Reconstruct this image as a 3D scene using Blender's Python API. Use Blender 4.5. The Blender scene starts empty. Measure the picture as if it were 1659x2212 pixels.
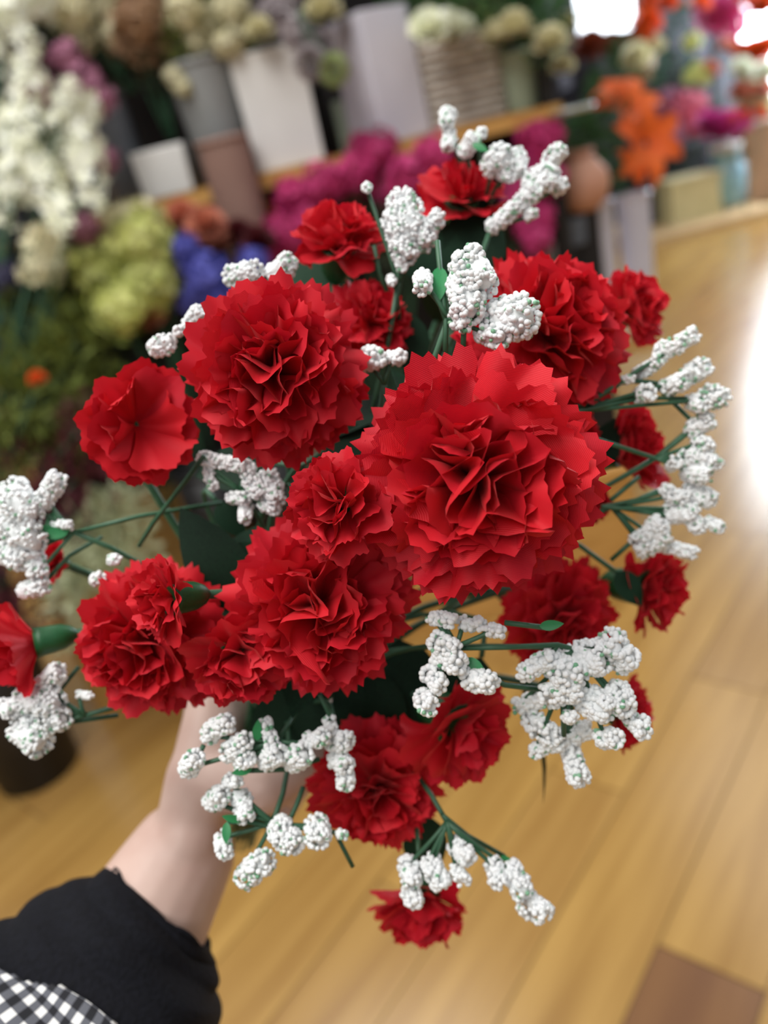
import bpy, math, random
import numpy as np
from mathutils import Vector, Matrix

random.seed(7); np.random.seed(7)
SC = bpy.context.scene
COL = SC.collection

# ------------------------------------------------------------------ camera
W, H, FPX = 1659.0, 2212.0, 1736.0
PITCH, ROLL, CAMZ = math.radians(24.8), math.radians(13.5), 1.45
CAM = Vector((0, 0, CAMZ))
FWD = Vector((0, math.cos(PITCH), -math.sin(PITCH)))
_u0 = Vector((0, math.sin(PITCH), math.cos(PITCH))); _r0 = Vector((1, 0, 0))
RGT = _r0 * math.cos(ROLL) - _u0 * math.sin(ROLL)
UPV = _r0 * math.sin(ROLL) + _u0 * math.cos(ROLL)
cd = bpy.data.cameras.new('camera'); cam = bpy.data.objects.new('camera', cd); COL.objects.link(cam)
m = Matrix((RGT, UPV, -FWD)).transposed().to_4x4(); m.translation = CAM
cam.matrix_world = m
cd.sensor_fit = 'VERTICAL'; cd.sensor_height = 24.0; cd.lens = 24.0 * FPX / H
cd.clip_start = 0.01; cd.clip_end = 100
cd.dof.use_dof = True; cd.dof.focus_distance = 0.262; cd.dof.aperture_fstop = cd.lens / 5.2
SC.camera = cam

# ------------------------------------------------------------------ world, lights, exposure
wd = bpy.data.worlds.new('world'); SC.world = wd; wd.use_nodes = True
wd.node_tree.nodes['Background'].inputs[0].default_value = (0.93, 0.96, 1.0, 1)
wd.node_tree.nodes['Background'].inputs[1].default_value = 0.42
def area(name, loc, target, sx, sy, power, col=(1, 1, 1), spread=180):
    l = bpy.data.lights.new(name, 'AREA'); l.shape = 'RECTANGLE'; l.size = sx; l.size_y = sy
    l.energy = power; l.color = col; l.spread = math.radians(spread)
    o = bpy.data.objects.new(name, l); COL.objects.link(o); o.location = loc
    o.rotation_euler = (Vector(target) - Vector(loc)).to_track_quat('-Z', 'Y').to_euler()
    return o
area('ceiling_light', (-0.7, 1.3, 3.9), (-0.7, 1.3, 0), 1.2, 4.5, 125, (1, 0.97, 0.93))
area('ceiling_light', (2.4, 3.5, 3.9), (2.4, 3.5, 0), 1.2, 5.0, 60, (1, 0.97, 0.93))
area('ceiling_light', (-1.2, -1.6, 3.9), (-1.2, -1.6, 0), 1.2, 4.0, 95, (1, 0.97, 0.93))
VS = SC.view_settings
SC.display_settings.display_device = 'sRGB'
VS.view_transform = 'Standard'; VS.look = 'None'; VS.exposure = -0.12; VS.gamma = 1.0; VS.use_curve_mapping = False

# ------------------------------------------------------------------ helpers
def ray(x, y):
    return (FWD + RGT * ((x - W / 2) / FPX) - UPV * ((y - H / 2) / FPX))
def P(x, y, d): return CAM + ray(x, y) * d                 # d = depth along the lens axis, metres
def atY(x, y, Y):
    r = ray(x, y); return CAM + r * (Y / r.y)
def atZ(x, y, Z=0.0):
    r = ray(x, y); return CAM + r * ((Z - CAMZ) / r.z)
def CD(vx, vy, vz): return (RGT * vx + UPV * vy - FWD * vz).normalized()   # x right, y up, z towards the viewer
def depth(p): return (Vector(p) - CAM).dot(FWD)

def link(name, data, parent=None):
    o = bpy.data.objects.new(name, data); COL.objects.link(o)
    if parent is not None: o.parent = parent
    return o
def tag(o, label, cat, group=None, kind=None):
    o['label'] = label; o['category'] = cat
    if group: o['group'] = group
    if kind: o['kind'] = kind
    return o
def thing(name, loc, label, cat, group=None, mat=None):
    o = link(name, None); o.empty_display_size = 0.02
    if mat is not None: o.matrix_world = mat
    else: o.location = loc
    return tag(o, label, cat, group)
def mesh_np(name, v, f, mats=(), mi=None, smooth=True):
    v = np.asarray(v, dtype=np.float32).reshape(-1, 3); f = np.asarray(f, dtype=np.int32)
    k = f.shape[1]; me = bpy.data.meshes.new(name)
    me.vertices.add(len(v)); me.vertices.foreach_set('co', v.ravel())
    me.loops.add(f.size); me.loops.foreach_set('vertex_index', f.ravel())
    me.polygons.add(len(f)); me.polygons.foreach_set('loop_start', np.arange(0, f.size, k, dtype=np.int32))
    for mt in mats: me.materials.append(mt)
    if mi is not None: me.polygons.foreach_set('material_index', np.asarray(mi, dtype=np.int32))
    me.polygons.foreach_set('use_smooth', np.full(len(f), smooth))
    me.update(calc_edges=True); me.validate()
    return me
def mesh_py(name, v, f, mats=(), smooth=True, mi=None):
    me = bpy.data.meshes.new(name); me.from_pydata([tuple(p) for p in v], [], f)
    for mt in mats: me.materials.append(mt)
    me.polygons.foreach_set('use_smooth', [smooth] * len(me.polygons))
    if mi is not None: me.polygons.foreach_set('material_index', mi)
    me.update(); return me
class MB:
    """collects shapes into one mesh"""
    def __init__(s): s.v = []; s.f = []
    def add(s, v, f):
        n = len(s.v); s.v += [Vector(p) for p in v]; s.f += [tuple(i + n for i in q) for q in f]
    def box(s, c, d, rz=0.0, taper=1.0):
        c = Vector(c); R = Matrix.Rotation(rz, 3, 'Z'); v = []
        for z in (-1, 1):
            t = 1 if z < 0 else taper
            for x, y in ((-1, -1), (1, -1), (1, 1), (-1, 1)):
                v.append(c + R @ Vector((x * d[0] / 2 * t, y * d[1] / 2 * t, z * d[2] / 2)))
        s.add(v, [(3, 2, 1, 0), (4, 5, 6, 7), (0, 1, 5, 4), (1, 2, 6, 5), (2, 3, 7, 6), (3, 0, 4, 7)])
    def lathe(s, prof, seg=24, c=(0, 0, 0), cap=True):
        c = Vector(c); v = []; f = []
        for r, z in prof:
            for k in range(seg):
                a = 2 * math.pi * k / seg; v.append(c + Vector((r * math.cos(a), r * math.sin(a), z)))
        n = len(prof)
        for i in range(n - 1):
            for k in range(seg):
                a, b = i * seg + k, i * seg + (k + 1) % seg
                f.append((a, b, b + seg, a + seg))
        if cap: f.append(tuple(range(seg - 1, -1, -1))); f.append(tuple((n - 1) * seg + k for k in range(seg)))
        s.add(v, f)
    def tube(s, pts, rad, seg=6, cap=True):
        pts = [Vector(p) for p in pts]; n = len(pts)
        if not hasattr(rad, '__len__'): rad = [rad] * n
        t0 = (pts[1] - pts[0]).normalized()
        nx = t0.orthogonal().normalized(); v = []; f = []
        for i in range(n):
            t = (pts[min(i + 1, n - 1)] - pts[max(i - 1, 0)]).normalized()
            nx = (nx - t * nx.dot(t)).normalized(); ny = t.cross(nx)
            for k in range(seg):
                a = 2 * math.pi * k / seg
                v.append(pts[i] + (nx * math.cos(a) + ny * math.sin(a)) * rad[i])
        for i in range(n - 1):
            for k in range(seg):
                a, b = i * seg + k, i * seg + (k + 1) % seg
                f.append((a, b, b + seg, a + seg))
        if cap: f.append(tuple(range(seg - 1, -1, -1))); f.append(tuple((n - 1) * seg + k for k in range(seg)))
        s.add(v, f)
    def build(s, name, mat, parent=None, smooth=True, inv=None):
        v = s.v if inv is None else [inv @ p for p in s.v]
        return link(name, mesh_py(name, v, s.f, [mat], smooth), parent)
def bez(p0, p1, p2, p3, n=10):
    out = []
    for i in range(n + 1):
        t = i / n; a = 1 - t
        out.append(p0 * a**3 + p1 * 3 * a * a * t + p2 * 3 * a * t * t + p3 * t**3)
    return out
def align(loc, zdir, spin=0.0):
    q = Vector(zdir).to_track_quat('Z', 'Y').to_matrix() @ Matrix.Rotation(spin, 3, 'Z')
    M = q.to_4x4(); M.translation = Vector(loc); return M

# ------------------------------------------------------------------ materials
def srgb(r, g, b):
    f = lambda c: (c / 255 / 12.92) if c / 255 <= 0.04045 else ((c / 255 + 0.055) / 1.055) ** 2.4
    return (f(r), f(g), f(b), 1)
def newmat(name):
    mt = bpy.data.materials.new(name); mt.use_nodes = True
    nt = mt.node_tree; return mt, nt, nt.nodes['Principled BSDF']
def mix_rgb(nt, fac, a, b, blend='MIX'):
    n = nt.nodes.new('ShaderNodeMix'); n.data_type = 'RGBA'; n.blend_type = blend
    for i, val in ((0, fac), (6, a), (7, b)):
        if hasattr(val, 'is_output'): nt.links.new(val, n.inputs[i])
        else: n.inputs[i].default_value = val
    return n.outputs[2]
def simple(name, c1, c2=None, scale=30.0, rough=0.6, bump=0.0, rnd=0.0, isl=False, transl=0.0, spec=0.5, metal=0.0, stretch=None):
    mt, nt, bs = newmat(name); c2 = c2 or c1
    tc = nt.nodes.new('ShaderNodeTexCoord'); src = tc.outputs['Object']
    if stretch:
        mp = nt.nodes.new('ShaderNodeMapping'); mp.inputs['Scale'].default_value = stretch
        nt.links.new(src, mp.inputs[0]); src = mp.outputs[0]
    nz = nt.nodes.new('ShaderNodeTexNoise'); nz.inputs['Scale'].default_value = scale; nz.inputs['Detail'].default_value = 3
    nt.links.new(src, nz.inputs['Vector'])
    rp = nt.nodes.new('ShaderNodeMapRange'); rp.inputs[1].default_value = 0.32; rp.inputs[2].default_value = 0.68
    nt.links.new(nz.outputs[0], rp.inputs[0])
    fac = rp.outputs[0]
    if isl:
        ge = nt.nodes.new('ShaderNodeNewGeometry'); av = nt.nodes.new('ShaderNodeMath'); av.operation = 'MULTIPLY_ADD'; av.inputs[1].default_value = 0.35
        m2 = nt.nodes.new('ShaderNodeMath'); m2.operation = 'MULTIPLY'; m2.inputs[1].default_value = 0.65
        nt.links.new(ge.outputs['Random Per Island'], m2.inputs[0]); nt.links.new(fac, av.inputs[0]); nt.links.new(m2.outputs[0], av.inputs[2]); fac = av.outputs[0]
    col = mix_rgb(nt, fac, c1, c2)
    if rnd:
        oi = nt.nodes.new('ShaderNodeObjectInfo')
        mr = nt.nodes.new('ShaderNodeMapRange'); mr.inputs[3].default_value = 1 - rnd; mr.inputs[4].default_value = 1 + rnd
        nt.links.new(oi.outputs['Random'], mr.inputs[0])
        hs = nt.nodes.new('ShaderNodeHueSaturation'); nt.links.new(mr.outputs[0], hs.inputs['Value']); nt.links.new(col, hs.inputs['Color'])
        col = hs.outputs[0]
    nt.links.new(col, bs.inputs['Base Color'])
    bs.inputs['Roughness'].default_value = rough; bs.inputs['Metallic'].default_value = metal
    bs.inputs['Specular IOR Level'].default_value = spec
    if bump:
        bp = nt.nodes.new('ShaderNodeBump'); bp.inputs['Strength'].default_value = bump; bp.inputs['Distance'].default_value = 0.002
        nt.links.new(nz.outputs[0], bp.inputs['Height']); nt.links.new(bp.outputs[0], bs.inputs['Normal'])
    if transl:
        tr = nt.nodes.new('ShaderNodeBsdfTranslucent'); nt.links.new(col, tr.inputs[0])
        ms = nt.nodes.new('ShaderNodeMixShader'); ms.inputs[0].default_value = transl
        nt.links.new(bs.outputs[0], ms.inputs[1]); nt.links.new(tr.outputs[0], ms.inputs[2])
        nt.links.new(ms.outputs[0], nt.nodes['Material Output'].inputs[0])
    return mt
def emis(name, col, strength):
    mt, nt, bs = newmat(name)
    bs.inputs['Base Color'].default_value = (0, 0, 0, 1)
    bs.inputs['Emission Color'].default_value = col; bs.inputs['Emission Strength'].default_value = strength
    return mt
def red_fabric():
    mt, nt, bs = newmat('red_petal_fabric')
    oi = nt.nodes.new('ShaderNodeObjectInfo'); tc = nt.nodes.new('ShaderNodeTexCoord')
    nz = nt.nodes.new('ShaderNodeTexNoise'); nz.inputs['Scale'].default_value = 3.0
    nt.links.new(tc.outputs['Object'], nz.inputs['Vector'])
    ad = nt.nodes.new('ShaderNodeMath'); ad.operation = 'MULTIPLY_ADD'; ad.inputs[1].default_value = 0.6
    nt.links.new(oi.outputs['Random'], ad.inputs[0])
    mu = nt.nodes.new('ShaderNodeMath'); mu.operation = 'MULTIPLY'; mu.inputs[1].default_value = 0.45
    nt.links.new(nz.outputs[0], mu.inputs[0]); nt.links.new(mu.outputs[0], ad.inputs[2])
    col = mix_rgb(nt, ad.outputs[0], (0.54, 0.006, 0.024, 1), (0.72, 0.012, 0.022, 1))
    nt.links.new(col, bs.inputs['Base Color'])
    bs.inputs['Roughness'].default_value = 0.62; bs.inputs['Specular IOR Level'].default_value = 0.35
    bs.inputs['Sheen Weight'].default_value = 0.12; bs.inputs['Sheen Roughness'].default_value = 0.4
    bs.inputs['Sheen Tint'].default_value = (1, 0.45, 0.4, 1)
    wv = nt.nodes.new('ShaderNodeTexWave'); wv.inputs['Scale'].default_value = 24.0; wv.inputs['Distortion'].default_value = 0.6
    wv.bands_direction = 'Y'
    nt.links.new(tc.outputs['Object'], wv.inputs['Vector'])
    bp = nt.nodes.new('ShaderNodeBump'); bp.inputs['Strength'].default_value = 0.15; bp.inputs['Distance'].default_value = 0.006
    nt.links.new(wv.outputs['Fac'], bp.inputs['Height']); nt.links.new(bp.outputs[0], bs.inputs['Normal'])
    tr = nt.nodes.new('ShaderNodeBsdfTranslucent'); nt.links.new(col, tr.inputs[0])
    ms = nt.nodes.new('ShaderNodeMixShader'); ms.inputs[0].default_value = 0.22
    nt.links.new(bs.outputs[0], ms.inputs[1]); nt.links.new(tr.outputs[0], ms.inputs[2])
    nt.links.new(ms.outputs[0], nt.nodes['Material Output'].inputs[0])
    return mt
M_RED = red_fabric()
M_CALYX = simple('calyx_green_plastic', srgb(16, 74, 38), srgb(22, 92, 48), 60, 0.45)
M_STEM = simple('stem_green_plastic', srgb(34, 78, 50), srgb(58, 100, 74), 90, 0.5, rnd=0.15)
M_LEAF = simple('leaf_dark_green', srgb(12, 38, 24), srgb(22, 54, 34), 60, 0.65, rnd=0.2, spec=0.2)
M_BRACT = simple('bract_green', srgb(34, 118, 66), srgb(48, 140, 84), 80, 0.4)
M_WHITE = simple('white_foam_bead', srgb(232, 236, 236), srgb(240, 242, 243), 200, 0.6)
M_GRNB = simple('green_bead', srgb(96, 160, 120), srgb(150, 190, 160), 200, 0.5)

# ------------------------------------------------------------------ the setting
def wood_floor(name, c1, c2, c3):
    mt, nt, bs = newmat(name)
    tc = nt.nodes.new('ShaderNodeTexCoord'); oi = nt.nodes.new('ShaderNodeObjectInfo')
    va = nt.nodes.new('ShaderNodeVectorMath'); va.operation = 'ADD'
    nt.links.new(tc.outputs['Object'], va.inputs[0])
    sc = nt.nodes.new('ShaderNodeVectorMath'); sc.operation = 'SCALE'; sc.inputs[3].default_value = 37.0
    cb = nt.nodes.new('ShaderNodeCombineXYZ')
    for i in range(3): nt.links.new(oi.outputs['Random'], cb.inputs[i])
    nt.links.new(cb.outputs[0], sc.inputs[0]); nt.links.new(sc.outputs[0], va.inputs[1])
    mp = nt.nodes.new('ShaderNodeMapping'); mp.inputs['Scale'].default_value = (0.9, 14, 1)
    nt.links.new(va.outputs[0], mp.inputs[0])
    nz = nt.nodes.new('ShaderNodeTexNoise'); nz.inputs['Scale'].default_value = 1.6; nz.inputs['Detail'].default_value = 5
    nz.inputs['Distortion'].default_value = 0.4
    nt.links.new(mp.outputs[0], nz.inputs['Vector'])
    rp = nt.nodes.new('ShaderNodeMapRange'); rp.inputs[1].default_value = 0.3; rp.inputs[2].default_value = 0.7
    nt.links.new(nz.outputs[0], rp.inputs[0])
    a = mix_rgb(nt, rp.outputs[0], c1, c2)
    pw = nt.nodes.new('ShaderNodeMath'); pw.operation = 'POWER'; pw.inputs[1].default_value = 2.2
    nt.links.new(oi.outputs['Random'], pw.inputs[0])
    mu = nt.nodes.new('ShaderNodeMath'); mu.operation = 'MULTIPLY'; mu.inputs[1].default_value = 0.35
    nt.links.new(pw.outputs[0], mu.inputs[0])
    b = mix_rgb(nt, mu.outputs[0], a, c3)
    nt.links.new(b, bs.inputs['Base Color'])
    bs.inputs['Roughness'].default_value = 0.22; bs.inputs['Specular IOR Level'].default_value = 0.5
    return mt
M_FLOOR = wood_floor('floor_plank_wood', srgb(182, 144, 80), srgb(150, 112, 56), srgb(144, 108, 66))
M_FLOORD = wood_floor('floor_plank_brown', srgb(132, 94, 58), srgb(112, 76, 48), srgb(120, 84, 56))
M_JOINT = simple('floor_joint', srgb(120, 90, 50), srgb(104, 78, 44), 8, 0.6)
floor_bm = MB(); floor_bm.box((0, 6, -0.06), (30, 30, 0.11))
floor = floor_bm.build('floor', M_JOINT, None, False); floor['kind'] = 'structure'
PA = math.radians(42.7); pu = Vector((math.sin(PA), math.cos(PA), 0)); pv = Vector((pu.y, -pu.x, 0))
corner = atZ(1420, 2040)                                   # a board end seen here
PL, PWD = 1.22, 0.19
pm = MB(); pm.box((0, 0, -0.0035), (PL - 0.004, PWD - 0.003, 0.007)); pmesh = mesh_py('plank', pm.v, pm.f, [M_FLOOR], False)
pmd = mesh_py('plank', pm.v, pm.f, [M_FLOORD], False)
cand = []
for j in range(-85, 85):
    off = (j * 0.37 % 1.0) * PL if j else 0.0
    for i in range(-14, 16):
        c = corner + pu * ((i + 0.5) * PL - PL + off) + pv * ((j + 0.5) * PWD)
        r = c - CAM; d = r.dot(FWD)
        vis = False
        for a in (-0.5, 0, 0.5):
            q = c + pu * PL * a - CAM; dd = q.dot(FWD)
            if dd > 0.4:
                x = W / 2 + FPX * q.dot(RGT) / dd; y = H / 2 - FPX * q.dot(UPV) / dd
                if -250 < x < W + 250 and -100 < y < H + 250: vis = True
        cand.append((0 if vis else 1, r.length, c, j, i))
cand.sort(key=lambda t: (t[0], t[1]))
ang = math.atan2(pu.y, pu.x); rest = MB()
for n, (nv, dist, c, j, i) in enumerate(cand):
    if not nv and n < 290:
        o = link('plank', pmd if (j == 0 and i == 0) else pmesh, floor); o.location = (c.x, c.y, 0.0); o.rotation_euler.z = ang
    elif dist < 15: rest.box((c.x, c.y, -0.0035), (PL - 0.004, PWD - 0.003, 0.007), ang)
o = rest.build('far_planks', M_FLOOR, floor, False); o['kind'] = 'stuff'

M_WALL = simple('wall_grey_paint', srgb(96, 96, 104), srgb(84, 84, 92), 2, 0.8)
M_WALLD = simple('dark_fixture_panel', srgb(34, 31, 32), srgb(26, 24, 25), 4, 0.7)
M_PINE = simple('shelf_wood', srgb(206, 158, 88), srgb(180, 132, 66), 6, 0.5, stretch=(1, 8, 8))
M_PALEWOOD = simple('pale_platform_wood', srgb(214, 184, 138), srgb(196, 164, 118), 6, 0.5, stretch=(1, 8, 8))
M_DAY = emis('window_daylight', (0.86, 0.93, 1.0, 1), 6.0)
M_FRAME = simple('window_frame_dark', srgb(52, 50, 52), None, 5, 0.5)
wb = MB(); wb.box((0.5, 11.1, 2.2), (15.2, 0.2, 4.4)); w = wb.build('wall_back', M_WALL, None, False); w['kind'] = 'structure'
wb = MB(); wb.box((-7.1, 4.0, 2.2), (0.2, 14.2, 4.4)); w = wb.build('wall_left', simple('wall_cream_paint', srgb(206, 200, 190), srgb(196, 190, 180), 2, 0.8), None, False); w['kind'] = 'structure'
def window(n, x0, y0, x1, y1):
    a = atY(x0, y0, 10.9); b = atY(x1, y1, 10.9)
    c = (a + b) / 2; sx, sz = abs(b.x - a.x), abs(a.z - b.z) 
    mb = MB(); mb.box((0, 0.0, 0), (sx, 0.02, sz)); root = link('window_%d' % n, None); root.location = (c.x, 10.92, c.z); root['kind'] = 'structure'
    mb.build('pane', M_DAY, root, False)
    fr = MB()
    for s in (-1, 1):
        fr.box((s * (sx / 2 + 0.03), -0.02, 0), (0.06, 0.08, sz + 0.12)); fr.box((0, -0.02, s * (sz / 2 + 0.03)), (sx, 0.08, 0.06))
    fr.build('window_frame', M_FRAME, root, False)
window(1, 1235, -60, 1372, 60)
window(2, 1560, 44, 1600, 84)
# tall storefront glazing down the right-hand side of the shop: mullions and panes
sa, sb = Vector((5.02, 9.8, 0)), Vector((6.8, 7.1, 0)); su = (sb - sa).normalized(); sL = (sb - sa).length; srz = math.atan2(su.y, su.x)
M_STORE = emis('storefront_daylight', (0.82, 0.90, 1.0, 1), 20.0)
wr_ = link('window_3', None); wr_.location = (sa + sb) / 2; wr_.rotation_euler.z = srz; wr_['kind'] = 'structure'
ncol = 3
for k in range(ncol):
    for r_, (z0, z1) in enumerate(((0.80, 2.3), (2.36, 4.4))):
        mb = MB(); mb.box((-sL / 2 + sL * (k + .5) / ncol, 0, (z0 + z1) / 2), (sL / ncol - .06, .02, z1 - z0)); mb.build('pane', M_STORE, wr_, False)
for k in range(ncol + 1):
    mb = MB(); mb.box((-sL / 2 + sL * k / ncol, 0, 2.3), (.06, .08, 4.6)); mb.build('mullion', M_FRAME, wr_, False)
mb = MB(); mb.box((0, 0, .39), (sL, .10, .78)); mb.build('sill_wall', M_WALL, wr_, False)
for z_ in (.80, 2.33, 4.5):
    mb = MB(); mb.box((0, 0, z_), (sL, .08, .06)); mb.build('transom', M_FRAME, wr_, False)

# ------------------------------------------------------------------ bouquet: petals and carnations
def petal_mesh(seed, half, ruffle, waves, curl, teeth=8, tooth=0.05, fold=0.0, nv=8, lobe=0.06):
    """fan-shaped fabric petal: narrow claw, broad pinked edge, ruffled more and more towards the rim"""
    rg = random.Random(seed); nu = teeth * 2 + 1; v = []; f = []
    ph = rg.uniform(0, 6.28); ph2 = rg.uniform(0, 6.28); ph3 = rg.uniform(0, 6.28); sk = rg.uniform(-0.22, 0.22); bend = rg.uniform(-1, 1) * ruffle
    tipc = rg.uniform(-0.16, 0.22); tw = [rg.uniform(0.5, 1.4) for _ in range(nu)]; wv = waves * rg.uniform(0.75, 1.25); rf = ruffle * rg.uniform(0.7, 1.3)
    for j in range(nv + 1):
        t = j / nv
        for i in range(nu):
            u = -1 + 2 * i / (nu - 1)
            a = u * half * (0.35 + 0.65 * t ** 0.7) + sk * t * t
            r = t * (1 - 0.10 * u * u * t + lobe * t * t * math.sin(2.2 * math.pi * u + ph3))
            if j == nv: r += (tooth * tw[i] if i % 2 else -tooth * 0.4 * tw[i])
            w = 0.05 * (1 - t)
            x = math.sin(a) * r + u * w; y = math.cos(a) * r
            z = rf * t ** 1.6 * (math.sin(wv * u * math.pi + ph) + 0.40 * math.sin(2.1 * wv * u * math.pi + ph2))
            z += bend * u * t * t - curl * t ** 2.2 + fold * abs(u) * t
            k = max(0.0, t - 0.72) / 0.28
            z += tipc * 0.6 * k * k * (0.6 + 0.4 * math.sin(3 * u + ph2)); y -= abs(tipc) * 0.35 * k * k
            v.append((x, y, z))
    for j in range(nv):
        for i in range(nu - 1):
            a = j * nu + i; f.append((a, a + 1, a + 1 + nu, a + nu))
    return mesh_py('petal', v, f, [M_RED])
PET = {
    'outer': [petal_mesh(10 + k, 0.42, 0.045, 1.2, 0.10, 8, 0.042) for k in range(7)],
    'mid':   [petal_mesh(30 + k, 0.48, 0.090, 1.2, 0.06, 9, 0.034) for k in range(8)],
    'inner': [petal_mesh(50 + k, 0.60, 0.150, 1.25, 0.0, 10, 0.026, 0.05) for k in range(8)],
    'core':  [petal_mesh(70 + k, 0.72, 0.210, 1.35, -0.05, 11, 0.022, 0.10) for k in range(8)],
    'cup':   [petal_mesh(90 + k, 0.56, 0.075, 0.9, 0.10, 10, 0.026, 0.10) for k in range(8)],
}
LAYERS = {
    'big': [('outer', 13, 96, 1.00), ('outer', 12, 84, 0.99), ('mid', 11, 72, 0.96), ('mid', 10, 58, 0.92), ('inner', 9, 44, 0.87), ('inner', 7, 30, 0.82), ('core', 5, 15, 0.78)],
    'flat': [('outer', 12, 92, 1.00), ('outer', 11, 78, 0.97), ('mid', 10, 62, 0.92), ('mid', 8, 46, 0.85), ('inner', 6, 28, 0.78), ('core', 3, 10, 0.74)],
    'small': [('cup', 7, 66, 1.0), ('mid', 7, 52, 0.97), ('inner', 6, 36, 0.93), ('core', 5, 18, 0.86)],
    'bud': [('cup', 6, 48, 1.0), ('cup', 6, 34, 0.97), ('inner', 5, 20, 0.92), ('core', 3, 8, 0.84)],
    'open': [('cup', 8, 60, 1.16), ('cup', 7, 48, 1.22), ('cup', 6, 38, 1.2)],
    'loose': [('cup', 6, 72, 1.0), ('cup', 6, 52, 0.96), ('cup', 4, 32, 0.9), ('inner', 3, 16, 0.8)],
}
SPREAD = {'big': 1.0, 'flat': 1.0, 'small': 0.93, 'bud': 0.78, 'open': 1.0, 'loose': 0.95}
GRIP = P(580, 1625, 0.45)                                     # the stems meet in the fist
SDIR = (P(560, 1850, 0.53) - P(700, 1450, 0.385)).normalized()   # along the bundle, away from the blooms
_leafm = {}
def leaf_mesh(key, mat, L=1.0, wid=0.28, bend=0.25):
    if key in _leafm: return _leafm[key]
    v = []; f = []; n = 8
    for j in range(n + 1):
        t = j / n; w = wid * math.sin(math.pi * min(1, t ** 0.8)) ** 0.8 if 0 < t < 1 else 0.004
        for u in (-1, -0.5, 0, 0.5, 1):
            v.append((u * w * L, t * L, (-bend * t * t + 0.10 * abs(u) * w) * L))
    for j in range(n):
        for i in range(4): a = j * 5 + i; f.append((a, a + 1, a + 6, a + 5))
    _leafm[key] = mesh_py('leaf', v, f, [mat]); return _leafm[key]
def calyx_mesh():
    mb = MB(); mb.lathe([(0.03, -0.46), (0.06, -0.43), (0.13, -0.36), (0.18, -0.24), (0.195, -0.1), (0.20, 0.02), (0.215, 0.12), (0.18, 0.10)], 14)
    return mesh_py('calyx', mb.v, mb.f, [M_CALYX])
CALYX = calyx_mesh()
nstem = [0]
def grip_pts():
    """a place of its own inside the bundle for each stem"""
    k = nstem[0]; nstem[0] += 1
    a = k * 2.399; r = 0.0019 * math.sqrt(k)
    ex = SDIR.orthogonal().normalized(); ey = SDIR.cross(ex)
    o = ex * math.cos(a) * r + ey * math.sin(a) * r
    return GRIP - SDIR * 0.03 + o * 1.2, GRIP + o, GRIP + SDIR * (0.075 + 0.01 * (k % 4)) + o
def stem_path(p0, back):
    g0, g1, g2 = grip_pts()
    L = (g0 - p0).length
    return bez(p0, p0 + back * L * 0.35, g0 - SDIR * L * 0.35, g0, 10) + [g1, g2]
def carnation(px, py, d, rpx, face, kind, label, leaf=0, seed=0, droop=0.0):
    rg = random.Random(seed * 13 + int(px + py * 3)); ax = CD(*face)
    R = rpx * d / FPX / SPREAD[kind]
    c = P(px, py, d)
    base = c - ax * R * (0.12 if kind == 'big' else 0.15 if kind == 'flat' else 0.72 if kind == 'open' else 0.48)
    M = align(base, ax, rg.uniform(0, 6.28)); inv = M.inverted()
    o = thing('carnation', None, label, 'flower', 'red fabric carnations of the bouquet', M)
    for li, (pk, n, tilt, L) in enumerate(LAYERS[kind]):
        a0 = rg.uniform(0, 6.28)
        for k in range(n):
            a = a0 + 2 * math.pi * (k + rg.uniform(-0.22, 0.22)) / n
            t = math.radians(tilt + rg.uniform(-9, 9) + droop * math.sin(a))
            s = R * L * rg.uniform(0.90, 1.05)
            m3 = Matrix.Rotation(a, 3, 'Z') @ Matrix(((1, 0, 0), (0, math.sin(t), -math.cos(t)), (0, math.cos(t), math.sin(t)))) @ Matrix.Rotation(rg.uniform(-1, 1) * (0.12 if pk == 'outer' else 0.40), 3, 'Y')
            q = link('petal', rg.choice(PET[pk]), o)
            M4 = (m3 @ Matrix.Diagonal((s, s, s))).to_4x4(); M4.translation = Vector((0, 0, R * 0.02 * li))
            q.matrix_local = M4
    cal = link('calyx', CALYX, o); cal.scale = (R * (0.9 if kind in ('big', 'flat', 'open') else 1.25 if kind == 'bud' else 1.7),) * 3
    back = -ax; p0 = base + back * R * 0.5
    st = MB(); pts = stem_path(p0, back); st.tube(pts, [0.0019] * len(pts), 8); st.build('stem', M_STEM, o, True, inv)
    for k in range(leaf):
        lp = pts[2 + k % 4]; td = (pts[3] - pts[2]).normalized()
        aa = rg.uniform(0, 6.28); e1 = td.orthogonal().normalized(); e2 = td.cross(e1)
        dr = (e1 * math.cos(aa) + e2 * math.sin(aa)) - td * 0.7; dr.normalize()
        zz = (-td - dr * dr.dot(-td)).normalized(); xx = dr.cross(zz)
        Lm = Matrix((xx, dr, zz)).transposed().to_4x4(); Lm.translation = lp
        l = link('leaf', leaf_mesh('carn', M_LEAF, 1.0, 0.26, 0.3), o); s = rg.uniform(0.045, 0.062)
        l.matrix_local = inv @ Lm @ Matrix.Scale(s, 4)
    return o
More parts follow.
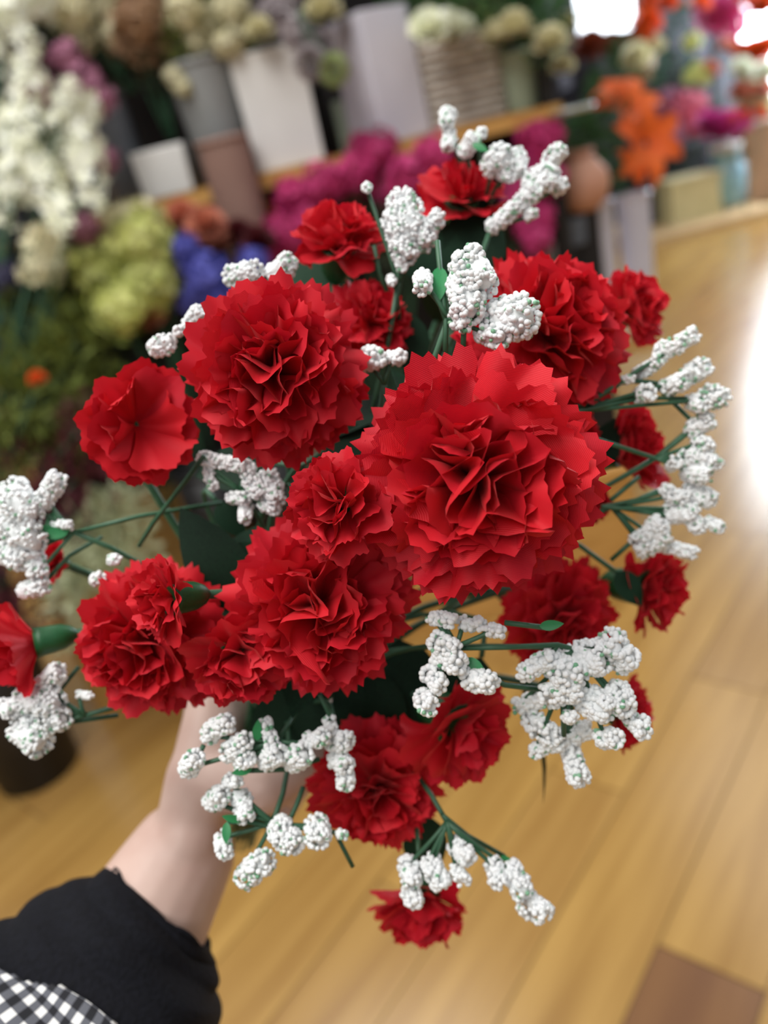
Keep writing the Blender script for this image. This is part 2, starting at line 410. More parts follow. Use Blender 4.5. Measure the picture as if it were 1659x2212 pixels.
carn = [
 (1025, 1030, .272, 278, (-.18, -.12, 1), 'big', 'largest red carnation, wide open and sharp, at the middle of the bouquet', 2),
 (712, 1092, .264, 128, (-.45, -.05, .85), 'small', 'small red carnation pressed against the side of the largest open carnation', 0),
 (590, 805, .292, 205, (-.02, -.16, 1), 'big', 'large round red carnation with a tightly ruffled centre, next to blue flowers behind', 2),
 (690, 1305, .300, 212, (.04, -.02, 1), 'big', 'red carnation with dark ruffled heart, half under the largest carnation', 2),
 (1180, 725, .328, 195, (.30, .12, .9), 'big', 'red carnation behind the two big white bead clusters, above the largest carnation', 3),
 (320, 1385, .322, 172, (-.30, -.12, .9), 'big', 'softly blurred full red carnation above the wrist, with a bud before it', 1),
 (338, 1298, .286, 98, (-.70, -.05, .66), 'small', 'red carnation bud with bright green calyx, in front of a fuller bloom', 0),
 (522, 1438, .294, 124, (.15, -.45, .85), 'small', 'small red carnation right above the wrist beside the white bead sprays', 1),
 (318, 918, .305, 126, (.52, -.10, .80), 'open', 'red carnation with a dark open cup and long lower petals', 0),
 (800, 695, .350, 105, (.35, .35, .85), 'flat', 'darker red carnation peeking out behind the round ruffled carnation', 2),
 (733, 500, .345, 108, (.10, .50, .80), 'small', 'red carnation in front of magenta flowers, turned upward', 2),
 (1000, 400, .375, 102, (.02, .50, .70), 'loose', 'topmost red carnation, seen from its side between white sprigs', 2),
 (1382, 655, .372, 92, (.55, .25, .7), 'small', 'small red carnation before the bright floor beside the pale vases', 1),
 (1370, 962, .378, 105, (.72, .25, .55), 'bud', 'narrow red carnation bud crossed by a grey green sprig stem', 0),
 (1258, 930, .362, 58, (.5, .3, .6), 'small', 'shaded small red carnation just behind the largest carnation and sprig stems', 1),
 (1428, 1278, .372, 108, (.65, -.10, .62), 'small', 'round red carnation on a bent dark stem, outermost over the floor', 0),
 (1212, 1335, .378, 138, (.35, -.30, .85), 'flat', 'dark shaded red carnation under the largest carnation beside a green bract', 2),
 (1365, 1548, .382, 88, (.80, -.25, .35), 'small', 'small red carnation partly hidden by a big white bead spray', 1),
 (1020, 1592, .335, 142, (.55, -.30, .70), 'loose', 'red carnation with broad smooth petals over the tan floor', 1),
 (815, 1705, .348, 158, (-.02, -.42, .85), 'flat', 'red carnation with drooping petals below the dark green leaves', 2),
 (910, 1978, .380, 118, (0, -.62, .68), 'small', 'lowest red carnation hanging upside down over the floor', 0),
 (30, 1400, .330, 100, (-.85, -.18, .35), 'bud', 'red carnation bud cut off by the picture edge, dark calyx beside it', 0),
 (112, 1208, .362, 46, (-.3, .3, .8), 'bud', 'tiny red carnation bud behind the white bead spray', 0),
 (1290, 1085, .372, 52, (.6, 0, .6), 'small', 'sliver of a small red carnation behind the largest carnation, low side', 1),
]
for k, (px, py, d, r, fc, kd, lb, lf) in enumerate(carn):
    carnation(px, py, d, r, fc, kd, lb, lf, k)

# ------------------------------------------------------------------ bouquet: white bead sprigs
def ico(sub):
    import bmesh
    bm = bmesh.new(); bmesh.ops.create_icosphere(bm, subdivisions=sub, radius=1.0)
    v = np.array([list(x.co) for x in bm.verts], dtype=np.float32); f = np.array([[q.index for q in p.verts] for p in bm.faces], dtype=np.int32)
    bm.free(); return v, f
ICO1, ICO2 = ico(1), ico(2)
nrng = np.random.RandomState(3)
def bead_cluster(p0, p1, rad, br, hi, green=0.07):
    """tiny beads packed round a spindle from p0 to p1"""
    p0, p1 = Vector(p0), Vector(p1); ax = p1 - p0; L = ax.length; ax = ax / max(L, 1e-6)
    e1 = ax.orthogonal().normalized(); e2 = ax.cross(e1)
    area_ = 2 * math.pi * rad * (L + 2 * rad); n = int(min(260, max(10, 1.0 * area_ / (br * br * 2.9))))
    iv, jf = ICO2 if hi else ICO1
    V = []; F = []; MI = []
    lump = [(nrng.uniform(-0.3, 1.3) * L, nrng.uniform(0, 6.28)) for _ in range(3)]
    for k in range(n):
        t = nrng.uniform(-rad * 0.8, L + rad * 0.8); q = min(max(t, 0), L); over = abs(t - q)
        rr = math.sqrt(max(0.02, 1 - (over / rad) ** 2)) * rad
        a = nrng.uniform(0, 6.283)
        for lt, la in lump: rr *= 1 + 0.25 * math.exp(-((t - lt) / rad) ** 2) * math.cos(a - la)
        rr *= nrng.uniform(0.86, 1.04)
        c = p0 + ax * t + (e1 * math.cos(a) + e2 * math.sin(a)) * rr
        g = nrng.rand() < green * 1.5
        b = br * 1.18 * nrng.uniform(0.8, 1.2) * (0.8 if g else 1)
        F.append(jf + len(iv) * k); V.append(iv * b + np.array(c, dtype=np.float32)); MI.append(np.full(len(jf), 1 if g else 0))
    # solid core so that no gap shows through
    cm = ICO2[0]; E = np.array([list(e1), list(e2), list(ax)], dtype=np.float32)
    q = cm * np.array([rad * .82, rad * .82, L / 2 + rad * .75], dtype=np.float32); V.append(q @ E + np.array(p0 + ax * L / 2, dtype=np.float32)); F.append(ICO2[1] + len(iv) * n); MI.append(np.zeros(len(ICO2[1]), dtype=int))
    return np.concatenate(V), np.concatenate(F), np.concatenate(MI)
def sprig(label, node, clusters, d=None, stems=(), bracts=(), br=0.00085, green=0.07, main=True):
    """node (x,y,d) = where the twig forks; cluster (x0,y0,x1,y1,radius px[,d]); stems = extra twigs as px polylines"""
    nd = P(*node); o = thing('gypsophila_sprig', nd, label, 'flower', 'white bead gypsophila sprigs of the bouquet'); T = Matrix.Translation(-nd)
    st = MB()
    if main:
        cen = P(W * 0.46, H * 0.62, 0.40); back = (cen - nd).normalized()
        pts = stem_path(nd, back); st.tube(pts, [0.0011] * len(pts), 6); 
    for line in stems:
        pp = [P(*q) for q in line]; st.tube(pp, [0.0010] * len(pp), 6)
    for cl in clusters:
        x0, y0, x1, y1, rp = cl[:5]; dd = cl[5] if len(cl) > 5 else node[2]
        a, b = P(x0, y0, dd), P(x1, y1, dd - 0.004); rad = rp * dd / FPX
        v, f, mi = bead_cluster(a, b, rad, br, dd < 0.325, green)
        q = link('bead_cluster', mesh_np('bead_cluster', v - np.array(nd, dtype=np.float32), f, [M_WHITE, M_GRNB], mi), o); q['kind'] = 'stuff'
        mid = (nd + a) / 2 + UPV * 0.004
        if not (len(cl) > 6 and cl[6]): 
            pts = bez(nd, nd.lerp(a, .4) + CD(0, 0, 1) * 0.003, nd.lerp(a, .7), a, 6) + [b]; st.tube(pts, [0.0009] * 7 + [0.0007], 6)
    if st.v: st.build('stem', M_STEM, o, True, T)
    for bx in bracts:
        x, y, dd, dx, dy, s = bx; p = P(x, y, dd); dr = CD(dx, -dy, 0.35); zz = (CD(0, 0, 1) - dr * dr.dot(CD(0, 0, 1))).normalized()
        Lm = Matrix((dr.cross(zz), dr, zz)).transposed().to_4x4(); Lm.translation = p
        b = link('bract', leaf_mesh('bract', M_BRACT, 1.0, 0.22, 0.12), o); b.matrix_local = T @ Lm @ Matrix.Scale(s * dd / FPX, 4)
sprig('white bead sprig beside the lowest cut-off bud, over dark plants', (160, 1150, .335),
      [(100, 1080, 118, 1035, 20), (30, 1065, 60, 1105, 34), (20, 1130, 70, 1170, 34), (70, 1190, 85, 1235, 20), (15, 1190, 40, 1210, 22), (55, 1275, 90, 1268, 17), (120, 1135, 150, 1135, 9), (205, 1252, 215, 1248, 13, .335, True), (242, 1210, 250, 1208, 9, .335, True)],
      stems=[((160, 1150, .335), (300, 1115, .345), (480, 1085, .36)), ((85, 1270, .335), (150, 1200, .34), (220, 1160, .35))],
      bracts=[(150, 1145, .333, -1, .25, 60), (140, 1165, .334, -.9, -.6, 56), (120, 1105, .336, -.4, 1, 45)])
sprig('bluish white bead sprig over the floor beside the cut-off bud', (185, 1545, .335),
      [(95, 1480, 120, 1455, 22), (60, 1510, 110, 1520, 32), (50, 1580, 75, 1600, 34), (110, 1560, 130, 1555, 24), (10, 1525, 20, 1535, 15), (170, 1500, 195, 1503, 6)],
      stems=[((185, 1545, .335), (250, 1525, .345)), ((150, 1560, .335), (255, 1545, .345)), ((130, 1490, .335), (170, 1440, .34))])
sprig('white bead sprig arching between the round carnation and the half hidden one', (520, 1060, .325),
      [(440, 990, 520, 1005, 14), (530, 1010, 560, 1060, 18), (580, 1030, 595, 1075, 20), (450, 1020, 460, 1050, 10), (500, 1075, 525, 1080, 12), (530, 1090, 530, 1120, 12), (570, 1090, 590, 1100, 14)],
      stems=[((440, 985, .32), (400, 1040, .33), (330, 1130, .34), (300, 1180, .345))], br=0.0008)
sprig('white bead sprig rising behind the round ruffled carnation', (560, 640, .33),
      [(505, 595, 545, 590, 22), (590, 590, 618, 570, 22), (415, 695, 430, 680, 17, .325), (340, 750, 362, 738, 19, .325), (395, 712, 385, 715, 8, .32)])
sprig('white beads wedged between the round carnation and the largest one', (830, 830, .31),
      [(795, 782, 812, 775, 22), (845, 775, 862, 772, 13)], br=0.001, green=0.02)
sprig('white bead spray standing over dark leaves beside the upturned carnation', (860, 610, .335),
      [(870, 440, 885, 500, 34), (850, 480, 880, 545, 26), (900, 490, 915, 520, 24), (925, 500, 942, 470, 17), (862, 560, 870, 575, 11), (845, 600, 846, 608, 7), (792, 405, 793, 407, 8)],
      stems=[((808, 530, .34), (820, 590, .345), (860, 690, .35)), ((875, 560, .335), (858, 640, .34), (862, 690, .345))])
sprig('white bead sprig at the very top of the bouquet', (1040, 470, .392),
      [(962, 245, 966, 265, 15, .376), (968, 290, 968, 315, 13, .376), (1005, 325, 1020, 300, 15, .37), (1035, 290, 1040, 288, 9, .37), (1065, 355, 1085, 345, 26, .364), (1118, 335, 1122, 370, 15, .366), (1085, 375, 1100, 380, 14, .364)],
      bracts=[(1020, 310, .36, 1, .6, 40)])
sprig('white bead sprig slanting up in front of a magenta flower', (1060, 495, .362),
      [(1065, 490, 1110, 450, 15), (1130, 440, 1150, 415, 20), (1155, 400, 1185, 390, 28), (1185, 365, 1210, 330, 18), (1205, 405, 1212, 400, 14), (1140, 470, 1150, 462, 9)],
      green=0.1)
sprig('two big sharp white bead clusters on green stalks above the largest carnation', (968, 690, .285),
      [(1020, 570, 1040, 600, 40), (1000, 620, 1010, 665, 36), (1085, 690, 1120, 685, 47), (1050, 720, 1075, 725, 26), (912, 600, 918, 622, 17), (985, 690, 1000, 700, 16)],
      stems=[((945, 520, .29), (952, 600, .288), (963, 690, .285), (962, 760, .285)), ((925, 625, .286), (950, 655, .286), (962, 690, .285)), ((1005, 640, .283), (1000, 760, .284))],
      bracts=[(950, 575, .288, -.05, 1, 85)], br=0.00088, green=0.10)
sprig('white bead sprig branching over the bright floor, upper fork', (1240, 890, .325),
      [(1380, 805, 1420, 785, 13, .335), (1430, 765, 1465, 745, 18, .335), (1480, 735, 1495, 730, 16, .335), (1340, 822, 1365, 818, 7, .33), (1385, 858, 1400, 855, 18, .332), (1440, 835, 1475, 820, 18, .335), (1490, 815, 1520, 800, 20, .336), (1540, 862, 1555, 860, 22, .336), (1490, 870, 1510, 875, 15, .336, True)],
      stems=[((1225, 890, .32), (1300, 845, .328), (1345, 823, .33), (1400, 825, .335), (1430, 830, .335)), ((1240, 890, .32), (1380, 862, .332), (1430, 860, .335), (1530, 862, .336))], green=0.12)
sprig('white bead sprig on a thick grey stem over the bright floor', (1415, 990, .34),
      [(1500, 925, 1525, 915, 20), (1515, 955, 1525, 965, 17), (1480, 990, 1530, 995, 18), (1490, 1015, 1520, 1025, 20), (1450, 1005, 1460, 1003, 12), (1535, 990, 1548, 1000, 12)],
      stems=[((1235, 935, .318), (1300, 952, .326), (1415, 990, .34), (1500, 1015, .342)), ((1415, 990, .34), (1480, 935, .342), (1500, 915, .342), (1445, 860, .34))], green=0.1)
sprig('pale white bead sprig hanging over the round outermost carnation', (1320, 1095, .345),
      [(1440, 1060, 1480, 1075, 15), (1490, 1065, 1530, 1075, 20), (1450, 1110, 1490, 1110, 22), (1480, 1100, 1510, 1140, 15), (1530, 1130, 1552, 1140, 12), (1385, 1165, 1420, 1140, 24), (1390, 1185, 1430, 1160, 20), (1440, 1180, 1495, 1195, 13)],
      stems=[((1300, 1095, .34), (1375, 1080, .345), (1420, 1060, .345)), ((1300, 1095, .34), (1435, 1105, .346)), ((1320, 1080, .34), (1380, 1030, .345)), ((1320, 1210, .35), (1370, 1165, .346))], green=0.05)
sprig('white bead sprig trailing below the largest carnation onto dark leaves', (985, 1395, .29),
      [(945, 1385, 975, 1400, 20), (955, 1420, 985, 1430, 24), (930, 1460, 945, 1480, 18), (915, 1510, 930, 1525, 20), (1015, 1465, 1055, 1475, 22), (935, 1335, 975, 1340, 13), (1000, 1350, 1035, 1348, 13), (1066, 1362, 1080, 1362, 12, .285)],
      stems=[((985, 1395, .29), (960, 1350, .29)), ((1090, 1345, .285), (1190, 1357, .285))], bracts=[(1165, 1353, .284, 1, -.15, 52), (1010, 1420, .29, .8, .8, 55)], br=0.0009, green=0.04)
sprig('wide white bead spray with bright green forked stalk over the tan floor', (1240, 1402, .295),
      [(1135, 1455, 1185, 1425, 18), (1195, 1430, 1240, 1460, 30), (1250, 1425, 1285, 1430, 34), (1310, 1400, 1325, 1400, 26), (1335, 1425, 1355, 1425, 24), (1190, 1490, 1240, 1490, 26), (1270, 1510, 1300, 1530, 32), (1330, 1500, 1345, 1520, 26), (1365, 1560, 1385, 1580, 18), (1305, 1590, 1325, 1595, 20), (1120, 1525, 1165, 1510, 17, .31), (1150, 1550, 1195, 1590, 22, .31), (1155, 1620, 1205, 1605, 14, .31), (1225, 1595, 1265, 1580, 19, .31), (1230, 1615, 1250, 1680, 20, .31), (1225, 1545, 1238, 1550, 11)],
      stems=[((980, 1400, .29), (1100, 1398, .29), (1205, 1393, .292), (1240, 1402, .295), (1275, 1425, .296)), ((1205, 1393, .292), (1180, 1425, .294)), ((1010, 1440, .295), (1090, 1480, .297), (1190, 1492, .3)), ((1215, 1480, .293), (1218, 1590, .3))],
      br=0.0009, green=0.06)
sprig('white bead spray against the wrist, with a small green bract', (600, 1600, .31),
      [(455, 1590, 485, 1560, 19), (405, 1660, 420, 1640, 20), (495, 1625, 525, 1600, 20), (520, 1650, 535, 1640, 18), (575, 1560, 590, 1620, 12), (578, 1640, 598, 1635, 22), (635, 1645, 650, 1635, 26), (670, 1605, 695, 1590, 16)],
      stems=[((525, 1665, .31), (620, 1662, .315), (690, 1640, .32)), ((440, 1610, .31), (425, 1640, .31))], bracts=[(545, 1660, .308, -.9, .15, 45), (555, 1600, .308, .1, -1, 50)], br=0.00085, green=0.12)
sprig('white bead sprig crossing the front of the drooping carnation', (715, 1570, .315),
      [(712, 1560, 716, 1575, 11), (715, 1595, 745, 1600, 20), (730, 1640, 740, 1650, 20), (745, 1670, 750, 1690, 17)],
      stems=[((690, 1500, .31), (710, 1540, .314), (720, 1590, .315))], bracts=[(735, 1600, .31, .3, 1, 28)], br=0.0009, green=0.06)
sprig('white bead sprig hanging over the forearm, its lowest bead tuft loose', (590, 1775, .315),
      [(455, 1730, 475, 1720, 20), (495, 1690, 510, 1688, 14), (520, 1725, 530, 1755, 20), (480, 1810, 487, 1840, 16), (530, 1885, 570, 1860, 25), (612, 1790, 630, 1815, 27), (685, 1785, 692, 1805, 26), (735, 1800, 740, 1803, 8)],
      stems=[((490, 1775, .31), (540, 1775, .312), (590, 1788, .315)), ((600, 1830, .315), (640, 1740, .32), (655, 1700, .325)), ((725, 1800, .32), (762, 1872, .322))],
      bracts=[(520, 1772, .308, -.9, -.3, 42), (490, 1775, .308, 0, 1, 45)], br=0.00085, green=0.12)
sprig('lowest white bead sprig trailing past the upside-down carnation', (965, 1775, .325),
      [(880, 1870, 888, 1900, 20), (888, 1930, 893, 1945, 18), (935, 1865, 950, 1900, 22), (985, 1830, 1005, 1850, 20), (985, 1880, 1005, 1900, 14), (1065, 1870, 1080, 1900, 18), (1105, 1880, 1130, 1920, 22), (1150, 1945, 1170, 1965, 24)],
      stems=[((955, 1760, .325), (1010, 1805, .33), (1090, 1850, .332)), ((985, 1850, .328), (995, 1880, .328)), ((900, 1790, .34), (905, 1850, .33))], bracts=[(1080, 1850, .33, 1, .3, 30)], br=0.001, green=0.04)

# broad dark leaves of the bunch itself
def leaf_thing(x, y, d, dx, dy, dz, s, label):
    p = P(x, y, d); dr = CD(dx, -dy, dz); f0 = CD(0.1, 0.3, 1); zz = (f0 - dr * dr.dot(f0)).normalized()
    Lm = Matrix((dr.cross(zz), dr, zz)).transposed().to_4x4(); Lm.translation = p; S = Matrix.Scale(s * d / FPX, 4); 
    o = thing('leaf_stalk', None, label, 'leaf', 'dark green leaves of the bouquet', Lm)
    l = link('leaf', leaf_mesh('broad', M_LEAF, 1.0, 0.33, 0.2), o); l.matrix_local = S
    st = MB(); pts = stem_path(p, -dr); st.tube(pts, [0.0012] * len(pts), 6); st.build('stem', M_STEM, o, True, Lm.inverted())
for a in [
 (700, 1480, .365, -.9, .8, .1, 230, 'dark green leaf under the ruffled carnation, just above the white beads by the wrist'),
 (760, 1440, .36, .4, 1, .15, 250, 'dark green leaf showing between the half hidden carnation and the drooping one'),
 (860, 1380, .365, .15, 1, .2, 260, 'dark green leaf below the largest carnation beside the trailing bead sprig'),
 (960, 640, .375, -.3, -1, .1, 220, 'dark green leaf behind the upturned carnation and white spray'),
 (1010, 620, .378, .15, -1, .1, 210, 'dark green leaf standing behind the topmost carnation'),
 (760, 640, .375, -.8, -.4, .1, 190, 'dark green leaf between the upturned carnation and the ruffled round one'),
 (470, 1085, .38, .5, .6, .1, 95, 'dark green leaf in the gap beside the arching bead sprig'),
 (700, 975, .345, .8, -.3, .1, 130, 'dark leaf deep in the gap between the round carnation and the largest one'),
 (660, 1080, .35, .5, .6, .1, 170, 'dark leaf tucked behind the small carnation pressed to the largest one'),
 (900, 800, .36, -.4, -1, .1, 170, 'dark leaf in the gap under the white bead stalks'),
 (590, 1000, .365, -.9, .1, .1, 170, 'dark green leaf under the round ruffled carnation'),
 (900, 1760, .37, .3, 1, 0, 150, 'small dark leaf at the foot of the drooping carnation'),
 (1290, 1000, .372, .2, -.4, .1, 110, 'small dark leaf beside the narrow bud'),
 (1330, 1235, .36, .5, .6, .2, 90, 'little dark leaf at the neck of the round outermost carnation'),
 (1040, 1420, .355, -.4, 1, .1, 150, 'dark leaf between trailing bead sprig and shaded carnation'),
]: leaf_thing(*a)

# ------------------------------------------------------------------ the person holding the bouquet
M_SKIN = simple('skin', srgb(200, 172, 160), srgb(190, 158, 146), 40, 0.5)
M_BLACK = simple('black_knit', srgb(17, 18, 25), srgb(11, 12, 17), 400, 0.9, bump=0.4, spec=0.2)
def gingham():
    mt, nt, bs = newmat('gingham_cotton'); uv = nt.nodes.new('ShaderNodeUVMap'); sp = nt.nodes.new('ShaderNodeSeparateXYZ')
    nt.links.new(uv.outputs[0], sp.inputs[0]); o = []
    for k in range(2):
        fr = nt.nodes.new('ShaderNodeMath'); fr.operation = 'FRACT'; nt.links.new(sp.outputs[k], fr.inputs[0])
        gt = nt.nodes.new('ShaderNodeMath'); gt.operation = 'GREATER_THAN'; gt.inputs[1].default_value = 0.5; nt.links.new(fr.outputs[0], gt.inputs[0]); o.append(gt.outputs[0])
    ad = nt.nodes.new('ShaderNodeMath'); ad.operation = 'ADD'; nt.links.new(o[0], ad.inputs[0]); nt.links.new(o[1], ad.inputs[1])
    cr = nt.nodes.new('ShaderNodeValToRGB'); cr.color_ramp.interpolation = 'CONSTANT'
    e = cr.color_ramp.elements; e[0].color = srgb(20, 21, 28); e[1].position = 0.34; e[1].color = srgb(92, 94, 102)
    k = e.new(0.67); k.color = srgb(232, 232, 230)
    hf = nt.nodes.new('ShaderNodeMath'); hf.operation = 'MULTIPLY'; hf.inputs[1].default_value = 0.5; nt.links.new(ad.outputs[0], hf.inputs[0])
    nt.links.new(hf.outputs[0], cr.inputs[0]); nt.links.new(cr.outputs[0], bs.inputs['Base Color']); bs.inputs['Roughness'].default_value = 0.85
    return mt
M_GING = gingham()
wrist = P(402, 1840, .412)
person = thing('person', P(120, 2330, .33), 'person with black knit sleeve over gingham, bare fist gripping the bouquet stems', 'person')
PT = Matrix.Translation(-person.location)
body = MB()
def cap(a, b, ra, rb, n=14):
    a, b = Vector(a), Vector(b); ax = (b - a).normalized(); pts = []; rr = []
    for k in range(4): t = math.radians(-88 + 88 * k / 4); pts.append(a + ax * ra * math.sin(t)); rr.append(ra * math.cos(t))
    for k in range(5): pts.append(a.lerp(b, k / 4)); rr.append(ra + (rb - ra) * k / 4)
    for k in range(1, 5): t = math.radians(88 * k / 4); pts.append(b + ax * rb * math.sin(t)); rr.append(rb * math.cos(t))
    body.tube(pts, rr, n)
fore = [(-260, 2790, .350, .047), (-40, 2490, .362, .046), (150, 2230, .378, .042), (300, 2010, .397, .0335), (392, 1850, .412, .0275)]
for (a, b) in zip(fore, fore[1:]): cap(P(*a[:3]), P(*b[:3]), a[3], b[3], 18)
armdir = (P(470, 1690, .435) - P(395, 1850, .412)).normalized()
S = SDIR; f = (armdir - S * armdir.dot(S)).normalized()
hand_c = P(425, 1665, .437)
e1 = hand_c - GRIP; e1 = e1 - S * e1.dot(S) - f * e1.dot(f) * 0.6; e1.normalize(); e2 = (f - e1 * f.dot(e1)).normalized()
def g(theta, r, off): t = math.radians(theta); return GRIP + (e1 * math.cos(t) + e2 * math.sin(t)) * r + S * off
wr = P(402, 1838, .413)
offs = (-0.030, -0.010, 0.010, 0.029); lens = (1.0, 1.06, 1.0, 0.88); rad = (.0100, .0102, .0098, .0085)
for off, ln, rf in zip(offs, lens, rad):
    kn = g(52, .043, off * 1.05)
    cap(wr + S * off * 0.45, kn, .0175, .0140)         # back of the hand
    cap(g(8, .036, off), kn, .0145, .0125)                          # palm side
    cap(g(-35, .037, off * .8), g(8, .036, off), .0150, .0145)
    pip = g(112, .034 * ln, off); dip = g(178, .027 * ln, off); tip = g(228, .024, off * 0.95)
    cap(kn, pip, rf * 1.15, rf * 1.05); cap(pip, dip, rf * 1.05, rf * .95); cap(dip, tip, rf * .95, rf * .82)
# thumb: leaves the side of the palm and closes over the stems on the near side
tb = g(-40, .046, -0.020); tm = g(-85, .040, -0.036); t2 = g(-135, .031, -0.044); t3 = g(-185, .026, -0.045)
cap(wr - S * 0.008, tb, .0180, .0175); cap(tb, tm, .0170, .0135); cap(tm, t2, .0130, .0112); cap(t2, t3, .0112, .0088)
cap(tb, g(0, .036, -0.03), .016, .0135)
bo = body.build('body', M_SKIN, person, True, PT); bo['label'] = 'bare pale forearm, wrist and gripping hand'
rm = bo.modifiers.new('remesh', 'REMESH'); rm.mode = 'VOXEL'; rm.voxel_size = 0.0022; rm.use_smooth_shade = True
sm = bo.modifiers.new('smooth', 'SMOOTH'); sm.factor = 0.6; sm.iterations = 7
nail = MB()
nd_ = (t3 - t2).normalized(); out = (t3 - GRIP); out = (out - S * out.dot(S)).normalized()
nx_ = nd_.cross(out).normalized(); ctr = t3 + out * 0.0086
v = []; 
for j in range(5):
    for i in range(5):
        u, w_ = (i - 2) / 2, (j - 2) / 2
        v.append(ctr + nx_ * u * 0.0052 * (1 - 0.15 * w_ * w_) + nd_ * w_ * 0.0062 - out * 0.0022 * u * u)
nail.add(v, [(j * 5 + i, j * 5 + i + 1, j * 5 + i + 6, j * 5 + i + 5) for j in range(4) for i in range(4)])
no = nail.build('thumbnail', simple('nail', srgb(226, 176, 166), None, 50, 0.3), person, True, PT); no.modifiers.new('solid', 'SOLIDIFY').thickness = 0.0006
# black sleeve: a bunched knit cuff that flares towards the elbow
def sleeve(name, path, mat, seg=56, wob=0.05, seed=1, uvs=None, cut=None, grow=1.0):
    rg = random.Random(seed); pts = [P(*q[:3]) for q in path]; rads = [q[3] for q in path]; n = len(pts)
    fine = []; fr = []
    for i in range(n - 1):
        for k in range(16):
            t = k / 16; p_ = [pts[max(0, min(n - 1, i + o_))] for o_ in (-1, 0, 1, 2)]; r_ = [rads[max(0, min(n - 1, i + o_))] for o_ in (-1, 0, 1, 2)]
            cr = lambda a, b, c, d_: 0.5 * (2 * b + (c - a) * t + (2 * a - 5 * b + 4 * c - d_) * t * t + (3 * b - a - 3 * c + d_) * t ** 3)
            fine.append(cr(*p_)); fr.append(cr(*r_))
    fine.append(pts[-1]); fr.append(rads[-1])
    V = []; F = []; phs = [rg.uniform(0, 6.28) for _ in range(6)]
    t0 = (fine[1] - fine[0]).normalized(); nx = (CD(1, 0, 0) - t0 * t0.dot(CD(1, 0, 0))).normalized()
    for i, p in enumerate(fine):
        t = (fine[min(i + 1, len(fine) - 1)] - fine[max(0, i - 1)]).normalized(); nx = (nx - t * nx.dot(t)).normalized(); ny = t.cross(nx)
        for k in range(seg):
            a = 2 * math.pi * k / seg
            r = fr[i] * grow * (1 + wob * math.sin(3 * a + phs[0] + i * .125) + wob * .6 * math.sin(5 * a + phs[1] - i * .2) + wob * .7 * math.sin(i * 0.45 + 2 * a + phs[2]))
            V.append(p + (nx * math.cos(a) + ny * math.sin(a)) * r + t * (0.004 * math.sin(4 * a + phs[3]) if i == 0 else 0))
    for i in range(len(fine) - 1):
        for k in range(seg):
            a, b = i * seg + k, i * seg + (k + 1) % seg; F.append((a, b, b + seg, a + seg))
    if cut:
        pj = [(W / 2 + FPX * (q - CAM).dot(RGT) / (q - CAM).dot(FWD), H / 2 - FPX * (q - CAM).dot(UPV) / (q - CAM).dot(FWD), (q - CAM).dot(FWD)) for q in V]
        def surf(x, y): return P(x, y, min(z_ for a_, b_, z_ in pj if abs(a_ - x) < 30 and abs(b_ - y) < 30))   # the cloth under this spot
        inside = surf(40, 2185); cut = [surf(*c_) for c_ in cut]
        nn = (cut[1] - cut[0]).cross(cut[2] - cut[0]).normalized()
        if nn.dot(inside - cut[0]) < 0: nn = -nn
        F = [q for q in F if any((V[i] - cut[0]).dot(nn) > 0 for i in q)]
        for i in {i for q in F for i in q}:
            dd = (V[i] - cut[0]).dot(nn)
            if dd < 0: V[i] = V[i] - nn * dd
    me = mesh_py(name, [PT @ q for q in V], F, [mat])
    if uvs:
        ul = me.uv_layers.new(name='UVMap'); arc = [0]
        for i in range(1, len(fine)): arc.append(arc[-1] + (fine[i] - fine[i - 1]).length)
        for pg in me.polygons:
            ks = [me.loops[l].vertex_index % seg for l in pg.loop_indices]; wrap = max(ks) - min(ks) > seg / 2
            for l in pg.loop_indices:
                vi = me.loops[l].vertex_index; i, k = divmod(vi, seg)
                if wrap and k == 0: k = seg
                ul.data[l].uv = (round(2 * math.pi * sum(fr) / len(fr) / uvs) * k / seg, arc[i] / uvs)
    ob = link(name, me, person); so = ob.modifiers.new('solid', 'SOLIDIFY'); so.thickness = 0.003; so.offset = 1
    return ob
SLV = [(345, 1968, .400, .0305), (322, 1998, .397, .0370), (285, 2055, .392, .0475), (225, 2155, .384, .0585), (120, 2295, .374, .0690), (-70, 2530, .360, .0760), (-270, 2800, .348, .080)]
s1 = sleeve('sleeve', SLV, M_BLACK, wob=0.035)
s1['label'] = 'black knit sleeve bunched at the wrist'
s2 = sleeve('gingham_sleeve', SLV, M_GING, seg=110, wob=0.035, uvs=0.0068, grow=1.06, cut=((5, 2060), (280, 2205), (155, 2092)))
s2['label'] = 'black and white gingham cloth lapped over the crook of the arm'

# ------------------------------------------------------------------ shop displays: shelf fixture
SHY = 2.45
shz = atY(500, 392, SHY).z; xl, xr = atY(-140, 520, SHY).x, atY(1215, 232, SHY).x
fx = thing('display_shelf', ((xl + xr) / 2, SHY + 0.2, 0), 'wooden store shelving unit with dark back, holding vases above the blurred flowers', 'shelf')
FT = Matrix.Translation(-fx.location)
def fbox(name, mat, c, d, parent=fx, T=FT):
    mb = MB(); mb.box(c, d); return mb.build(name, mat, parent, False, T)
cx, wx = (xl + xr) / 2, xr - xl
fbox('shelf_board', M_PINE, (cx, SHY + 0.24, shz - 0.02), (wx, 0.48, 0.04))
fbox('shelf_board', M_PINE, (cx, SHY + 0.10, 0.40), (wx, 0.82, 0.04))
fbox('shelf_board', M_PINE, (cx, SHY + 0.24, 2.15), (wx, 0.48, 0.04))
fbox('back_panel', M_WALLD, (cx, SHY + 0.50, 1.15), (wx, 0.03, 2.3))
for x in (xl + 0.02, xr - 0.02): fbox('upright', M_WALLD, (x, SHY + 0.26, 1.15), (0.035, 0.44, 2.3))
